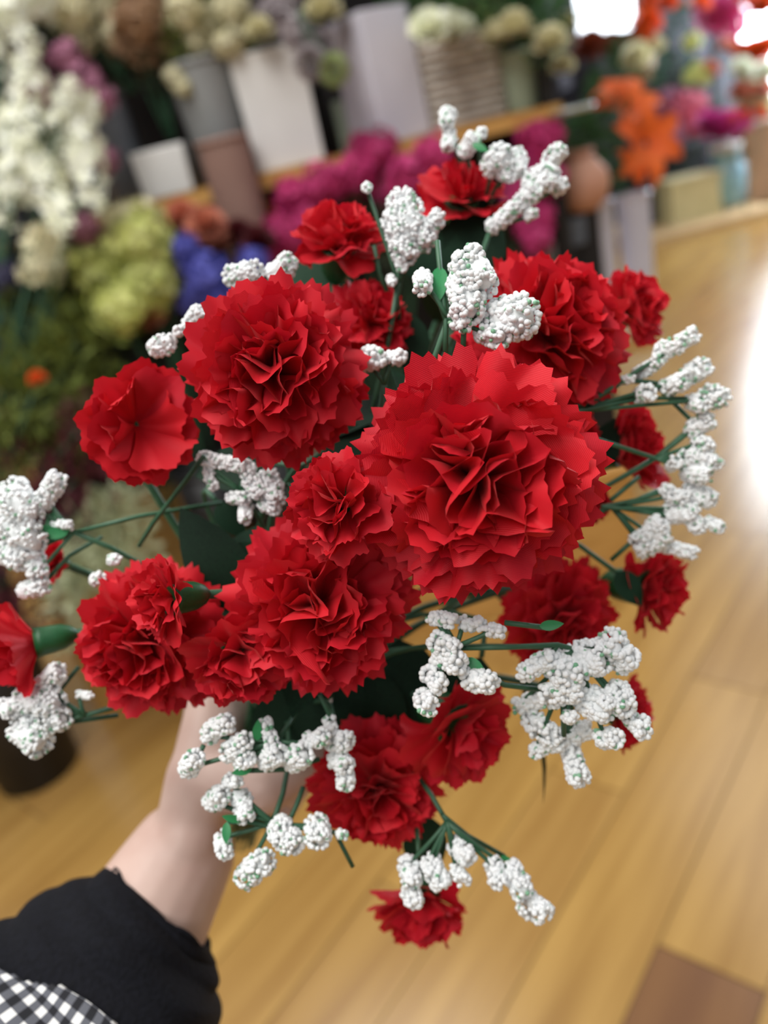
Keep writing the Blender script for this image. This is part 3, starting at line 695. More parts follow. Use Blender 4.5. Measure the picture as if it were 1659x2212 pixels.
fbox('plinth', M_PINE, (cx, SHY - 0.28, 0.19), (wx, 0.03, 0.375))
SHT = shz

# ------------------------------------------------------------------ vases, pots and boxes
def ceramic(name, r, g, b, rough=0.45, k=14): return simple(name, srgb(r, g, b), srgb(max(0, r - k), max(0, g - k), max(0, b - k)), 6, rough)
M_SOIL = simple('dry_moss', srgb(60, 58, 34), srgb(40, 38, 24), 40, 0.9)
def round_vase(name, label, bx, by, wt, wb, hpx, mat, Y=SHY + 0.16, z=None, rim=True, seg=28, cat='vase'):
    b = atY(bx, by, Y); z = SHT if z is None else z; b.z = z; s = depth(b) / FPX; rt, rb, h = wt * s / 2, wb * s / 2, hpx * s * .84
    o = thing(name, b, label, cat)
    mb = MB(); th = 0.006
    mb.lathe([(rb * 0.94, 0.001), (rb, 0.006), (rb + (rt - rb) * .5, h * .5), (rt, h - 0.012), (rt, h), (rt - th, h), (rt - th, h - 0.05), (0.002, h - 0.05)], seg, cap=False)
    mb.lathe([(0.0, 0.001), (rb * 0.94, 0.001)], seg, cap=False)
    mb.build('body', mat, o)
    if rim:
        r = MB(); r.lathe([(rt - th, h - .012), (rt + .004, h - .012), (rt + .005, h), (rt - th, h + .003)], seg, cap=False); r.build('rim', mat, o)
    f = MB(); f.lathe([(0.001, h - 0.03), (rt - th - 0.002, h - 0.03)], seg, cap=False); f.build('filling', M_SOIL, o)
    o['h'] = h; return o
def square_vase(name, label, bx, by, wt, wb, hpx, mat, Y=SHY + 0.16, z=None, rz=0.0, deep=1.0, cat='vase'):
    b = atY(bx, by, Y); z = SHT if z is None else z; b.z = z; s = depth(b) / FPX; a, c, h = wb * s, wt * s, hpx * s * .84
    o = thing(name, b, label, cat); mb = MB(); th = min(0.012, c * .1)
    ring = lambda w_, zz: [Matrix.Rotation(rz, 3, 'Z') @ Vector((x * w_ / 2, y * w_ * deep / 2, zz)) for x, y in ((-1, -1), (1, -1), (1, 1), (-1, 1))]
    v = ring(a, 0.001) + ring(c, h) + ring(c - 2 * th, h) + ring(c - 2 * th, h - .06)
    f = [(3, 2, 1, 0)]
    for k in range(3): f += [(4 * k + i, 4 * k + (i + 1) % 4, 4 * k + 4 + (i + 1) % 4, 4 * k + 4 + i) for i in range(4)]
    mb.add(v, f); body = mb.build('body', mat, o, False); bv = body.modifiers.new('bevel', 'BEVEL'); bv.width = 0.004; bv.segments = 2
    f = MB(); f.add(ring(c - 2 * th, h - .045), [(0, 1, 2, 3)]); f.build('filling', M_SOIL, o, False)
    o['h'] = h; return o
M_GREY = ceramic('grey_zinc', 138, 140, 140, 0.5); M_DGREY = ceramic('dark_grey_ceramic', 104, 108, 116); M_WHT = ceramic('white_ceramic', 226, 226, 224, 0.35, 8)
M_LAV = ceramic('pale_lavender_ceramic', 208, 206, 218, 0.4, 8); M_SAGE = ceramic('sage_ceramic', 160, 176, 156); M_TAUPE = ceramic('taupe_paper', 146, 116, 106, 0.8)
M_BLK = ceramic('black_bucket', 30, 29, 31, 0.5, 6); M_PEACH = ceramic('peach_ceramic', 214, 160, 134, 0.6); M_BLUEG = ceramic('blue_grey_ceramic', 108, 118, 132)
round_vase('vase', 'dark grey cylinder vase behind the mauve flowers on the wooden shelf', 290, 436, 96, 88, 250, M_DGREY, SHY + 0.12)
square_vase('planter', 'small white square planter between two grey vases on the shelf', 372, 412, 112, 104, 112, M_WHT, SHY + 0.07, rz=0.0)
round_vase('bucket', 'tall grey zinc bucket tapering down, beside the small white planter', 498, 390, 140, 100, 275, M_GREY, SHY + 0.10, cat='bucket')
square_vase('vase', 'white square vase next to the grey zinc bucket, flowers leaning over it', 628, 344, 148, 140, 260, M_WHT, SHY + 0.12)
square_vase('vase', 'narrow sage vase in the gap between the two white vases', 758, 312, 44, 44, 120, M_SAGE, SHY + 0.2)
square_vase('vase', 'tallest vase, pale lavender and square, next to the wicker basket', 845, 302, 118, 128, 290, M_LAV, SHY + 0.10, rz=0.5)
round_vase('vase', 'added black cylinder vase standing for the dark gap beside the tall lavender vase', 690, 318, 60, 56, 160, M_BLK, SHY + 0.26)  # black cylinder added to stand for the dark gap between the vases
round_vase('pot', 'pale sage green pot at the end of the shelf beside the basket', 1135, 262, 82, 66, 135, M_SAGE, SHY + 0.12, cat='pot')
# whitewashed wicker basket: woven courses round upright stakes
def basket():
    b = atY(995, 268, SHY + 0.17); b.z = SHT; s = depth(b) / FPX; w, h = 205 * s, 165 * s
    o = thing('basket', b, 'whitewashed grey wicker basket on the shelf, white flowers heaped on it', 'basket')
    mw = simple('whitewashed_wicker', srgb(206, 200, 192), srgb(172, 162, 152), 30, 0.8, rnd=0.12)
    n = 10; rh = h / n
    for k in range(n):
        mb = MB(); ww = w * (0.92 + 0.08 * k / n) / 2; pts = []
        for i in range(25):
            a = 2 * math.pi * i / 24 + (0.13 if k % 2 else 0)
            c_, s_ = math.cos(a), math.sin(a); q = (abs(c_) ** 5 + abs(s_) ** 5) ** (-1 / 5)
            pts.append(Vector((c_ * q * ww, s_ * q * ww * 0.55 + 0.004 * math.sin(12 * a), rh * (k + 0.5))))
        mb.tube(pts, rh * 0.52, 6, False); mb.build('weave_course', mw, o)
    f = MB(); f.box((0, 0, h * 0.45), (w * 0.86, w * 0.46, h * 0.88)); f.build('lining', M_SOIL, o, False)
    return o
basket()

# ------------------------------------------------------------------ blurred artificial flowers
def petal_tri(c, nrm, sz, n, cup, rg, wide=0.42):
    """one floret: n bent petals of three quads-worth each"""
    e1 = nrm.orthogonal().normalized(); e2 = nrm.cross(e1); a0 = rg.uniform(0, 6.28); v = []; f = []
    for k in range(n):
        a = a0 + 2 * math.pi * k / n; d = e1 * math.cos(a) + e2 * math.sin(a); t = nrm.cross(d); b = len(v)
        v += [c, c + d * sz * .55 + t * sz * wide + nrm * sz * cup * .7, c + d * sz + nrm * sz * cup * .6, c + d * sz * .55 - t * sz * wide + nrm * sz * cup * .7]
        f += [(b, b + 1, b + 2), (b, b + 2, b + 3)]
    return v, f
def head_mesh(kind, seed, mat):
    rg = random.Random(seed); V = []; F = []
    def put(v, f): n = len(V); V.extend(v); F.extend([tuple(i + n for i in q) for q in f])
    if kind == 'ball':                                        # hydrangea: domed ball of four-petal florets
        n = 62
        for k in range(n):
            z = 1 - 2 * (k + .5) / n; a = k * 2.39996; r = math.sqrt(1 - z * z)
            p = Vector((r * math.cos(a), r * math.sin(a), z * .9)) * rg.uniform(.55, 1.05)
            put(*petal_tri(p, (p + Vector((rg.uniform(-.3, .3), rg.uniform(-.3, .3), rg.uniform(-.3, .3)))).normalized(), rg.uniform(.24, .40), 4, .25, rg))
    elif kind == 'spike':                                     # stock / delphinium: loose florets round a spike, z -1.6..1.6
        for k in range(30):
            z = -1.5 + 3.0 * k / 29 + rg.uniform(-.12, .12); a = k * 2.39996 + rg.uniform(-.3, .3); r = rg.uniform(.35, .85) * (1 - .35 * max(0, z) / 1.5)
            p = Vector((r * math.cos(a), r * math.sin(a), z))
            put(*petal_tri(p, Vector((math.cos(a) + rg.uniform(-.4, .4), math.sin(a) + rg.uniform(-.4, .4), .35 + rg.uniform(-.4, .4))).normalized(), rg.uniform(.34, .56), 5, .15, rg, .30))
    elif kind == 'lily':                                      # six long recurved petals, opening along +z
        for k in range(6):
            a = 2 * math.pi * k / 6 + rg.uniform(-.1, .1); d = Vector((math.cos(a), math.sin(a), 0)); t = Vector((-d.y, d.x, 0)); rows = []
            for j in range(6):
                u = j / 5; w = .26 * math.sin(math.pi * (.12 + .86 * u)); r = .08 + 1.0 * u; z = .55 * u - .75 * max(0, u - .45) ** 1.5 * 1.6
                rows += [d * r - t * w + Vector((0, 0, z + .05)), d * r + Vector((0, 0, z)), d * r + t * w + Vector((0, 0, z + .05))]
            put(rows, [(3 * j + i, 3 * j + i + 1, 3 * j + 4 + i, 3 * j + 3 + i) for j in range(5) for i in range(2)])
    elif kind == 'rose':                                      # peony / dahlia: layered cupped petals
        for tier in range(5):
            n = 9 - tier; tl = math.radians(85 - 17 * tier)
            for k in range(n):
                a = 2 * math.pi * (k + .5 * tier + rg.uniform(-.2, .2)) / n; d = Vector((math.cos(a), math.sin(a), 0)); t = Vector((-d.y, d.x, 0)); rows = []
                ax_ = d * math.sin(tl) + Vector((0, 0, math.cos(tl)))
                for j in range(4):
                    u = j / 3; w = .36 * math.sin(math.pi * (.15 + .65 * u)); 
                    rows += [ax_ * u - t * w + Vector((0, 0, .1 * u)), ax_ * u * 1.03, ax_ * u + t * w + Vector((0, 0, .1 * u))]
                put(rows, [(3 * j + i, 3 * j + i + 1, 3 * j + 4 + i, 3 * j + 3 + i) for j in range(3) for i in range(2)])
    elif kind == 'tuft':                                      # loose mass of pointed leaves
        for k in range(150):
            p = Vector((rg.gauss(0, .42), rg.gauss(0, .42), rg.gauss(0, .42)))
            if p.length > 1: p *= .9 / p.length
            d = (p.normalized() + Vector((rg.uniform(-.7, .7), rg.uniform(-.7, .7), rg.uniform(-.3, .9)))).normalized()
            t = d.orthogonal().normalized(); t = Matrix.Rotation(rg.uniform(0, 6.28), 3, d) @ t; L = rg.uniform(.25, .42); w = L * .24; nn = d.cross(t)
            put([p, p + d * L * .5 + t * w + nn * .03, p + d * L * .5 - t * w + nn * .03, p + d * L - nn * .04], [(0, 1, 3), (0, 3, 2)])
    elif kind == 'spire':                                     # small conifer-like tree
        for k in range(420):
            z = rg.uniform(-1.6, 1.6); rr = .95 * (1.65 - z) / 3.2; a = rg.uniform(0, 6.28); r = rr * math.sqrt(rg.uniform(.1, 1))
            p = Vector((r * math.cos(a), r * math.sin(a), z)); d = Vector((math.cos(a), math.sin(a), rg.uniform(-.3, .5))).normalized()
            t = d.orthogonal(); t.normalize(); L = rg.uniform(.2, .34); w = L * .22
            put([p, p + d * L * .5 + t * w, p + d * L * .5 - t * w, p + d * L], [(0, 1, 3), (0, 3, 2)])
    elif kind == 'puff':
        for k in range(150):
            z = 1 - 2 * (k + .5) / 150; a = k * 2.39996; r = math.sqrt(1 - z * z); p = Vector((r * math.cos(a), r * math.sin(a), z))
            t = p.orthogonal().normalized(); u = p.cross(t)
            put([p * .7 + t * .1, p * .7 - t * .05 + u * .09, p * .7 - t * .05 - u * .09, p * rg.uniform(.9, 1.05)], [(0, 1, 3), (1, 2, 3), (2, 0, 3)])
    return mesh_py('bloom', V, F, [mat], False)
_heads = {}
def head(kind, mat, k):
    key = (kind, mat.name, k % 3)
    if key not in _heads: _heads[key] = head_mesh(kind, len(kind) * 7 + (k % 3), mat)
    return _heads[key]
def fl(name, a, b, tr=0.2, sc=18): return simple(name, srgb(*a), srgb(*b), sc, 0.65, transl=tr, rnd=0.10, isl=True)
F_WHITE = fl('white_petals', (246, 248, 244), (226, 228, 190)); F_MAUVE = fl('mauve_petals', (184, 124, 150), (150, 92, 120)); F_CREAM = fl('cream_petals', (228, 224, 196), (206, 198, 150))
F_LIME = fl('lime_petals', (220, 222, 150), (176, 186, 84)); F_BLUE = fl('blue_petals', (98, 104, 200), (70, 70, 156)); F_MAG = fl('magenta_petals', (214, 62, 132), (160, 30, 90))
F_PEACH = fl('peach_petals', (220, 150, 120), (190, 110, 92)); F_DRED = fl('dark_red_petals', (96, 24, 30), (60, 14, 22)); F_YEL = fl('yellow_petals', (240, 170, 30), (226, 140, 20))
F_ORANGE = fl('orange_petals', (234, 112, 40), (214, 84, 30)); F_PINK = fl('pink_petals', (222, 112, 132), (190, 76, 104)); F_HOT = fl('hot_pink_petals', (214, 76, 160), (190, 50, 130))
F_TAN = fl('dried_tan_petals', (176, 140, 104), (140, 108, 84)); F_RUST = fl('rust_petals', (150, 66, 34), (110, 44, 26)); F_DUSK = fl('dusk_violet_petals', (66, 62, 96), (44, 42, 66))
F_GREY = fl('grey_lilac_petals', (176, 166, 170), (150, 140, 144))
L_OLIVE = fl('olive_leaves', (122, 134, 58), (78, 92, 36)); L_DARK = fl('dark_leaves', (44, 58, 28), (24, 32, 16)); L_SAGE = fl('sage_leaves', (208, 214, 182), (166, 174, 130)); L_BURG = fl('burgundy_leaves', (104, 36, 48), (66, 22, 32))
L_GREEN = fl('green_leaves', (66, 110, 58), (44, 82, 40)); L_TEAL = fl('teal_leaves', (40, 110, 74), (28, 80, 54)); L_PALEG = fl('pale_green_leaves', (178, 190, 132), (130, 150, 80))
def flower(name, label, d, foot_z, mat, kind, heads, leaf=None, leafmat=None, group=None, cat='flower', foot=None):
    """heads: (x, y, r px[, axis tilt dx, dy]); foot = px of the stem foot (defaults below the heads)"""
    hx = sum(h_[0] for h_ in heads) / len(heads); hy = sum(h_[1] for h_ in heads) / len(heads)
    c = P(hx, hy, d); base = Vector((c.x, c.y, foot_z)) if foot is None else Vector(foot)
    o = thing(name, base, label, cat, group); T = Matrix.Translation(-base); st = MB(); rg = random.Random(int(hx * 7 + hy))
    for k, h_ in enumerate(heads):
        p = P(h_[0], h_[1], d + rg.uniform(-.03, .03) * d); s = h_[2] * d / FPX
        zd = CD(h_[3], -h_[4], h_[5] if len(h_) > 5 else .3) if len(h_) > 3 else Vector((rg.uniform(-.3, .3), -.5 + rg.uniform(-.3, .3), 1)).normalized()
        q = link('bloom' if kind not in ('tuft', 'spire') else 'foliage', head(kind, mat, k), o)
        q.matrix_local = T @ align(p, zd, rg.uniform(0, 6.28)) @ Matrix.Scale(s, 4)
        if kind in ('tuft', 'spire'): q['kind'] = 'stuff'
        b2 = base + Vector((rg.uniform(-.01, .01), rg.uniform(-.01, .01), 0)); mid = b2.lerp(p, .5) + Vector((0, 0, .05 * (p - b2).length))
        pts = bez(b2, mid, mid, p, 6); st.tube(pts, [0.003] * len(pts), 5)
    for lf in (leaf or []):
        p = P(lf[0], lf[1], d * 1.02); q = link('foliage', head('tuft', leafmat or L_GREEN, int(lf[0])), o); q['kind'] = 'stuff'
        q.matrix_local = T @ align(p, (0, 0, 1), rg.uniform(0, 6)) @ Matrix.Scale(lf[2] * d / FPX, 4)
    st.build('stem', M_STEM, o, True, T); return o
DEPTH_L = 1.95
# standing buckets that carry the tall bunches on the near side of the shelf
def floor_bucket(x, y, Y, h, r, label, mat=M_BLK, z=0.0):
    b = atY(x, y, Y); b.z = z; o = thing('bucket', b, label, 'bucket'); mb = MB()
    mb.lathe([(0.001, .001), (r * .78, .001), (r, h), (r - .008, h), (r * .8, h * .7), (.001, h * .7)], 24, cap=False); mb.build('body', mat, o)
    rm_ = MB(); rm_.lathe([(r - .008, h - .012), (r + .006, h - .012), (r + .006, h), (r - .008, h + .002)], 24, cap=False); rm_.build('rim', mat, o); return b
bk1 = floor_bucket(-260, 1330, 1.98, .42, .12, 'black floor bucket of burgundy foliage at the edge of the aisle'); bk2 = floor_bucket(200, 1330, 2.27, .22, .09, 'black bucket of pale sage foliage on the low shelf board', M_BLK, .421)
bk3 = floor_bucket(-260, 1000, 1.95, .62, .15, 'tall black floor bucket holding the white and mauve spikes')
FB = Vector((bk3.x, bk3.y, .5))
flower('stock_flower', 'white flowering spikes in full bloom in front of the dark grey vase', DEPTH_L, 0, F_WHITE, 'spike', [(40, 95, 55, -.1, -1), (60, 260, 62, .2, -1), (170, 290, 50, .5, -1), (30, 340, 62, 0, -1), (190, 370, 52, .2, 1), (110, 420, 55, .4, .8), (20, 420, 50, -.2, 1), (140, 220, 32, .5, -1)], [(90, 300, 60), (70, 200, 50)], L_GREEN, foot=FB)
flower('lilac_flower', 'mauve pink lilac flower heads beside the white spikes', DEPTH_L + .06, 0, F_MAUVE, 'ball', [(140, 125, 42), (180, 180, 48), (215, 215, 36), (80, 195, 45), (110, 240, 40), (225, 345, 34), (180, 490, 40), (60, 150, 35)], None, foot=FB)
flower('wisteria_flower', 'pale cream hanging blossom below the white spikes', DEPTH_L, 0, F_CREAM, 'spike', [(75, 550, 40, 0, 1), (115, 560, 40, 0, 1)], None, foot=FB)
flower('orchid_flower', 'bright creamy white flower at the top corner of the display', DEPTH_L, 0, F_WHITE, 'ball', [(15, 25, 50), (70, -10, 60)], None, foot=FB)
flower('delphinium_flower', 'dusky violet flower in the shadow below the white spikes', DEPTH_L + .1, 0, F_DUSK, 'ball', [(15, 600, 40), (20, 500, 45)], None, foot=FB)
flower('hydrangea', 'lime green hydrangea beside the blue flowers', 2.05, .6, F_LIME, 'ball', [(300, 510, 70), (215, 575, 72), (320, 610, 78), (255, 660, 62), (345, 555, 50)], [(200, 690, 50)], L_OLIVE)
flower('hydrangea', 'cream hydrangea under the shelf edge above the lime one', 2.1, .6, F_CREAM, 'ball', [(270, 480, 52), (310, 465, 42)], None)
flower('foliage_bush', 'olive green foliage bush below the lime hydrangea', 2.05, .5, L_OLIVE, 'tuft', [(60, 690, 120), (170, 740, 115), (110, 820, 120), (40, 860, 110), (200, 860, 80), (140, 940, 90), (40, 960, 80)], None, cat='plant', foot=FB)
flower('foliage_bush', 'dark green undergrowth plant between the olive bush and the red bouquet', 2.3, .5, L_DARK, 'tuft', [(330, 760, 110), (270, 850, 90), (300, 700, 80), (20, 560, 70)], None, cat='plant')
flower('foliage_bush', 'burgundy leaved plant low beside the aisle', 2.0, .36, L_BURG, 'tuft', [(50, 1010, 95), (160, 1040, 90), (190, 905, 60), (110, 1120, 90), (30, 1140, 80), (20, 1250, 90), (60, 1340, 70)], None, cat='plant', foot=(bk1.x, bk1.y, .38))
flower('foliage_bush', 'pale sage leaved plant low in front of the wooden shelf', 2.0, .3, L_SAGE, 'tuft', [(230, 1150, 95), (265, 1100, 75), (200, 1250, 100), (270, 1220, 80), (170, 1330, 80), (220, 1190, 90)], None, cat='plant', foot=(bk2.x, bk2.y, .6))
flower('berry_sprig', 'single orange red bloom lying in the olive foliage', 1.95, .6, F_ORANGE, 'rose', [(82, 822, 20)], None, foot=FB)
flower('delphinium_flower', 'bright blue flower bunch behind the round red carnation', 2.08, .55, F_BLUE, 'ball', [(415, 560, 44), (450, 600, 52), (410, 640, 44), (400, 530, 30), (470, 650, 40), (545, 565, 36), (520, 620, 40)], None)
flower('zinnia_flower', 'peach flowers under the shelf next to the blue bunch', 2.12, .55, F_PEACH, 'rose', [(395, 475, 42), (445, 495, 46), (470, 525, 36), (330, 690, 34)], None)
flower('dahlia_flower', 'dark red dahlia between peach and magenta flowers', 2.12, .55, F_DRED, 'rose', [(520, 520, 45), (560, 530, 40)], [(540, 620, 50)], L_DARK)
flower('marigold_flower', 'single yellow orange flower under the wooden shelf', 2.4, .55, F_YEL, 'rose', [(565, 465, 36)], None)
round_vase('vase', 'tall taupe paper wrapped vase in front of the shelf edge below the zinc bucket', 500, 380, 92, 70, 870, M_TAUPE, SHY - .05, z=.425)
flower('hydrangea', 'magenta hydrangea bush behind the upturned red carnation', 2.2, .55, F_MAG, 'ball', [(640, 420, 52), (700, 395, 50), (765, 375, 52), (820, 325, 48), (880, 385, 56), (935, 335, 48), (620, 500, 52), (600, 560, 50), (900, 450, 52), (680, 480, 55), (840, 420, 52), (780, 310, 30), (560, 620, 40)], [(760, 480, 90), (850, 520, 90)], L_DARK)
flower('hydrangea', 'magenta hydrangea at the end of the shelf behind slanting white beads', 2.3, .55, F_MAG, 'ball', [(1165, 300, 55), (1140, 360, 46), (1185, 385, 42), (1150, 470, 50), (1120, 420, 40), (1160, 520, 36)], [(1100, 500, 60)], L_DARK)
for nm_, px_, py_, dd_ in (('lime green hydrangea', 287, 582, 2.05), ('blue flower bunch', 458, 595, 2.08), ('wide magenta bush', 748, 434, 2.2), ('magenta hydrangea at the shelf end', 1153, 406, 2.3), ('peach flowers', 410, 546, 2.12)):
    c_ = P(px_, py_, dd_); b_ = atY(px_, py_, c_.y); floor_bucket(px_, py_, c_.y, .30, .085, 'black bucket on the low shelf board holding the ' + nm_, M_BLK, .421)
sz = SHT + .02
flower('hydrangea', 'cream hydrangea over dark leaves above the dark grey vase', 2.15, sz + .3, F_CREAM, 'ball', [(150, 20, 50), (200, 50, 50), (245, 75, 42), (110, 5, 45), (175, 85, 36), (240, 20, 44)], [(130, 60, 60), (210, 130, 80), (100, 10, 50)], L_DARK, foot=atY(285, 200, SHY + .12))
flower('dried_flower', 'dusty tan dried flower tuft above the small white planter', 2.13, sz + .3, F_TAN, 'ball', [(285, 40, 50), (330, 70, 50), (300, 110, 46), (345, 115, 40), (265, 95, 36), (320, 15, 44)], [(330, 150, 50)], L_DARK, foot=atY(372, 300, SHY + .1))
flower('hydrangea', 'white and green flower bunch in the grey zinc bucket', 2.12, sz + .4, F_CREAM, 'ball', [(400, 20, 44), (450, 45, 44), (500, 20, 44), (540, 50, 40), (430, 90, 38), (490, 95, 36), (380, 160, 30), (395, 188, 22)], [(470, 10, 60), (430, 70, 60), (520, 80, 50), (390, 100, 50)], L_OLIVE, foot=atY(465, 130, SHY + .1))
flower('hydrangea', 'greyish lilac flower head over the white square vase', 2.12, sz + .4, F_GREY, 'ball', [(600, 25, 55), (640, 70, 36)], None, foot=atY(600, 100, SHY + .12))
flower('rose_flower', 'cream rose leaning between the two white vases', 2.12, sz + .4, F_CREAM, 'rose', [(700, 35, 45), (560, 75, 34)], None, foot=atY(600, 100, SHY + .13))
flower('pompom_flower', 'pale green pompom hanging in front of the narrow gap between white vases', 2.08, sz, L_PALEG, 'puff', [(720, 150, 38)], None, foot=atY(648, 30, SHY - .1))
flower('pompom_flower', 'dusty grey pompom hanging beside the pale green one', 2.1, sz, F_GREY, 'puff', [(670, 135, 42), (700, 100, 40)], None, foot=atY(645, 20, SHY - .1))
flower('foliage_bush', 'fresh green leafy bunch rising out of the wicker basket', 2.2, sz + .2, L_GREEN, 'tuft', [(870, 20, 60), (930, 0, 70), (1010, 20, 70), (1080, 10, 70), (1160, 20, 60), (1200, 50, 50)], [(960, 30, 60), (1050, 60, 60), (1180, 110, 50)], L_PALEG, cat='plant', foot=atY(990, 110, SHY + .17))
flower('rose_flower', 'fat white rose resting on the rim of the wicker basket', 2.12, sz + .2, F_WHITE, 'rose', [(925, 72, 46), (965, 72, 46), (995, 70, 36)], None, foot=atY(985, 110, SHY + .17))
flower('rose_flower', 'cream and pink roses above the pale sage pot', 2.14, sz + .2, F_CREAM, 'rose', [(1110, 75, 46), (1070, 85, 36), (1190, 100, 40), (1225, 60, 30), (1215, 150, 30)], None, foot=atY(1130, 140, SHY + .12))
# end of the lower shelf: lilies in pale vases
LZ = .62
sh2 = thing('side_shelf', atY(1250, 640, SHY + .35), 'low dark side shelf carrying two tall pale vases behind the bouquet', 'shelf'); sh2.location.z = LZ - .02
q1 = atY(1120, 680, SHY + .35); q2 = atY(1400, 615, SHY + .35)
T2 = Matrix.Translation(-sh2.location); fbox('board', M_PINE, ((q1.x + q2.x) / 2 - .03, SHY + .35, LZ - .02), (q2.x - q1.x, .28, .03), sh2, T2)
for dx_ in (q1.x + .02, q1.x + .22): fbox('leg', M_WALLD, (dx_, SHY + .35, (LZ - .035) / 2), (.03, .2, LZ - .035), sh2, T2)
round_vase('vase', 'slim pale grey vase of lilies, nearer the magenta hydrangea', 1306, 640, 66, 54, 345, M_LAV, SHY + .30, z=LZ)
round_vase('vase', 'slim pale grey vase of lilies, the outer of two, next to open floor', 1382, 622, 66, 56, 335, M_LAV, SHY + .34, z=LZ)
flower('lily_flower', 'big orange lilies in the slim pale vases', 2.62, LZ, F_ORANGE, 'lily', [(1355, 235, 80, .1, -.3, .8), (1395, 310, 85, .3, .2, .9), (1330, 200, 50, -.3, -.6, .5), (1375, 345, 50, .1, .5, .8)], [(1270, 310, 62), (1295, 380, 60), (1320, 260, 50), (1250, 280, 40)], L_GREEN, foot=atY(1345, 420, SHY + .32))
pz = atY(1262, 455, SHY + .2); pv_ = thing('vase', pz, 'peach rounded vase behind the slanting white bead sprig', 'vase'); mb = MB()
mb.lathe([(.001, 0), (.045, 0), (.075, .03), (.088, .07), (.082, .11), (.055, .145), (.040, .16), (.044, .172), (.038, .172), (.034, .16), (.001, .15)], 28, cap=False); mb.build('body', M_PEACH, pv_)
mb = MB(); mb.lathe([(.038, .168), (.048, .168), (.048, .178), (.038, .178)], 28, cap=False); mb.build('rim', M_PEACH, pv_)
square_vase('pot', 'small blue grey pot below the peach vase', 1236, 530, 58, 50, 70, M_BLUEG, SHY + .2, z=atY(1236, 530, SHY + .2).z, cat='pot')
square_vase('pot', 'little lavender pot half hidden by the red carnation', 1212, 590, 46, 40, 85, M_LAV, SHY + .14, z=atY(1212, 590, SHY + .14).z, cat='pot')
# stepped riser for those small pots
rs = thing('display_riser', (0, 0, 0), 'dark stepped riser under the small pots at the end of the shelf', 'stand'); za = pz.z; zb = atY(1236, 530, SHY + .2).z
c1 = pz; c2 = atY(1225, 540, SHY + .2)
rs.location = (c1.x, SHY + .2, 0); TR = Matrix.Translation(-rs.location)
fbox('post', M_WALLD, (c1.x, SHY + .25, za / 2), (.10, .06, za - .002), rs, TR); fbox('post', M_WALLD, (c2.x - .01, SHY + .2, zb / 2 - .045), (.12, .2, zb - .10), rs, TR)
tray = MB(); tr_ = atY(1237, 243, SHY); tray.lathe([(.001, 0), (.055, 0), (.062, .012), (.058, .014), (.05, .005), (.001, .005)], 24, tr_, cap=False)
tag(tray.build('dish', simple('silver_metal', srgb(196, 204, 200), None, 10, 0.3, metal=0.6), None), 'small silvery dish on the tip of the shelf beside the sage pot', 'dish')

# ------------------------------------------------------------------ far displays by the shop windows
FD = 7.6
pf0, pf1 = atZ(1385, 522, .06), atZ(1690, 442, .06)
pl = thing('display_platform', ((pf0 + pf1) / 2), 'pale wooden display platform at the far end of the floor', 'platform'); pl.location.z = 0; TP = Matrix.Translation(-pl.location)
du = (pf1 - pf0); Lp = du.length; rz_ = math.atan2(du.y, du.x); nrm_ = Vector((-math.sin(rz_), math.cos(rz_), 0))
mb = MB(); mb.box((pf0 + pf1) / 2 * 1 + nrm_ * .6 - Vector((0, 0, .03)), (Lp, 1.2, .058), rz_); mb.build('deck', M_PALEWOOD, pl, False, TP)
mb = MB(); mb.box((pf0 + pf1) / 2 + nrm_ * -.015 - Vector((0, 0, .03)), (Lp, .03, .058), rz_); mb.build('edge_board', M_PALEWOOD, pl, False, TP)
def fbx(name, label, x, y, wpx, hpx, mat, d=FD, cat='box', lid=None, deep=.7):
    c = P(x, y, d); s = d / FPX; o = thing(name, (c.x, c.y, c.z - hpx * s / 2), label, cat)
    mb = MB(); mb.box((0, 0, hpx * s / 2), (wpx * s, wpx * s * deep, hpx * s)); b = mb.build('body', mat, o, False); bv = b.modifiers.new('bevel', 'BEVEL'); bv.width = .006
    if lid: mb = MB(); mb.box((0, 0, hpx * s + .012), (wpx * s * 1.04, wpx * s * deep * 1.04, .03)); mb.build('lid', lid, o, False)
    return o
M_CARD = ceramic('brown_cardboard', 176, 146, 118, .8); M_CREAMB = ceramic('cream_box', 212, 204, 158, .6); M_NAVY = ceramic('dark_box', 40, 38, 48, .6, 8)
fbx('storage_box', 'dark box standing on the pale platform beside the cream one', 1402, 425, 62, 120, M_NAVY, 7.95, lid=M_NAVY)
fbx('storage_box', 'cream box on the pale platform', 1488, 430, 108, 84, M_CREAMB, 7.75, lid=M_CREAMB)
fbx('carton', 'brown cardboard carton at the picture edge on the platform', 1640, 350, 90, 150, M_CARD, 7.9, lid=M_CARD)
gl = simple('blue_glass', srgb(150, 190, 205), srgb(110, 150, 170), 10, 0.1); gb = P(1572, 442, 7.95)
mb = MB(); go = thing('glass_jar', gb, 'glinting blue glass jar between the cream box and the brown carton', 'jar'); mb.lathe([(.001, 0), (.14, 0), (.18, .06), (.18, .36), (.12, .44), (.14, .5), (.128, .5), (.165, .36), (.165, .07), (.001, .03)], 24, cap=False); mb.build('body', gl, go)
mb = MB(); mb.lathe([(.001, .505), (.145, .505), (.15, .56), (.001, .58)], 20, cap=False); mb.build('lid', M_WHT, go)
rk = thing('backing_rack', P(1500, 250, 6.6), 'dark tall rack added as backing behind the far flowers by the windows', 'rack'); rk.location.z = 0; TK = Matrix.Translation(-rk.location)  # rack added to keep the backdrop behind the far flowers dark
ra, rb_ = P(1235, 300, 8.3), P(1575, 215, 8.3)
for k in range(5):
    x_ = ra.x + (rb_.x - ra.x) * k / 4; fbox('upright', M_NAVY, (x_, ra.y + .3, .78), (.06, .06, 1.56), rk, TK)
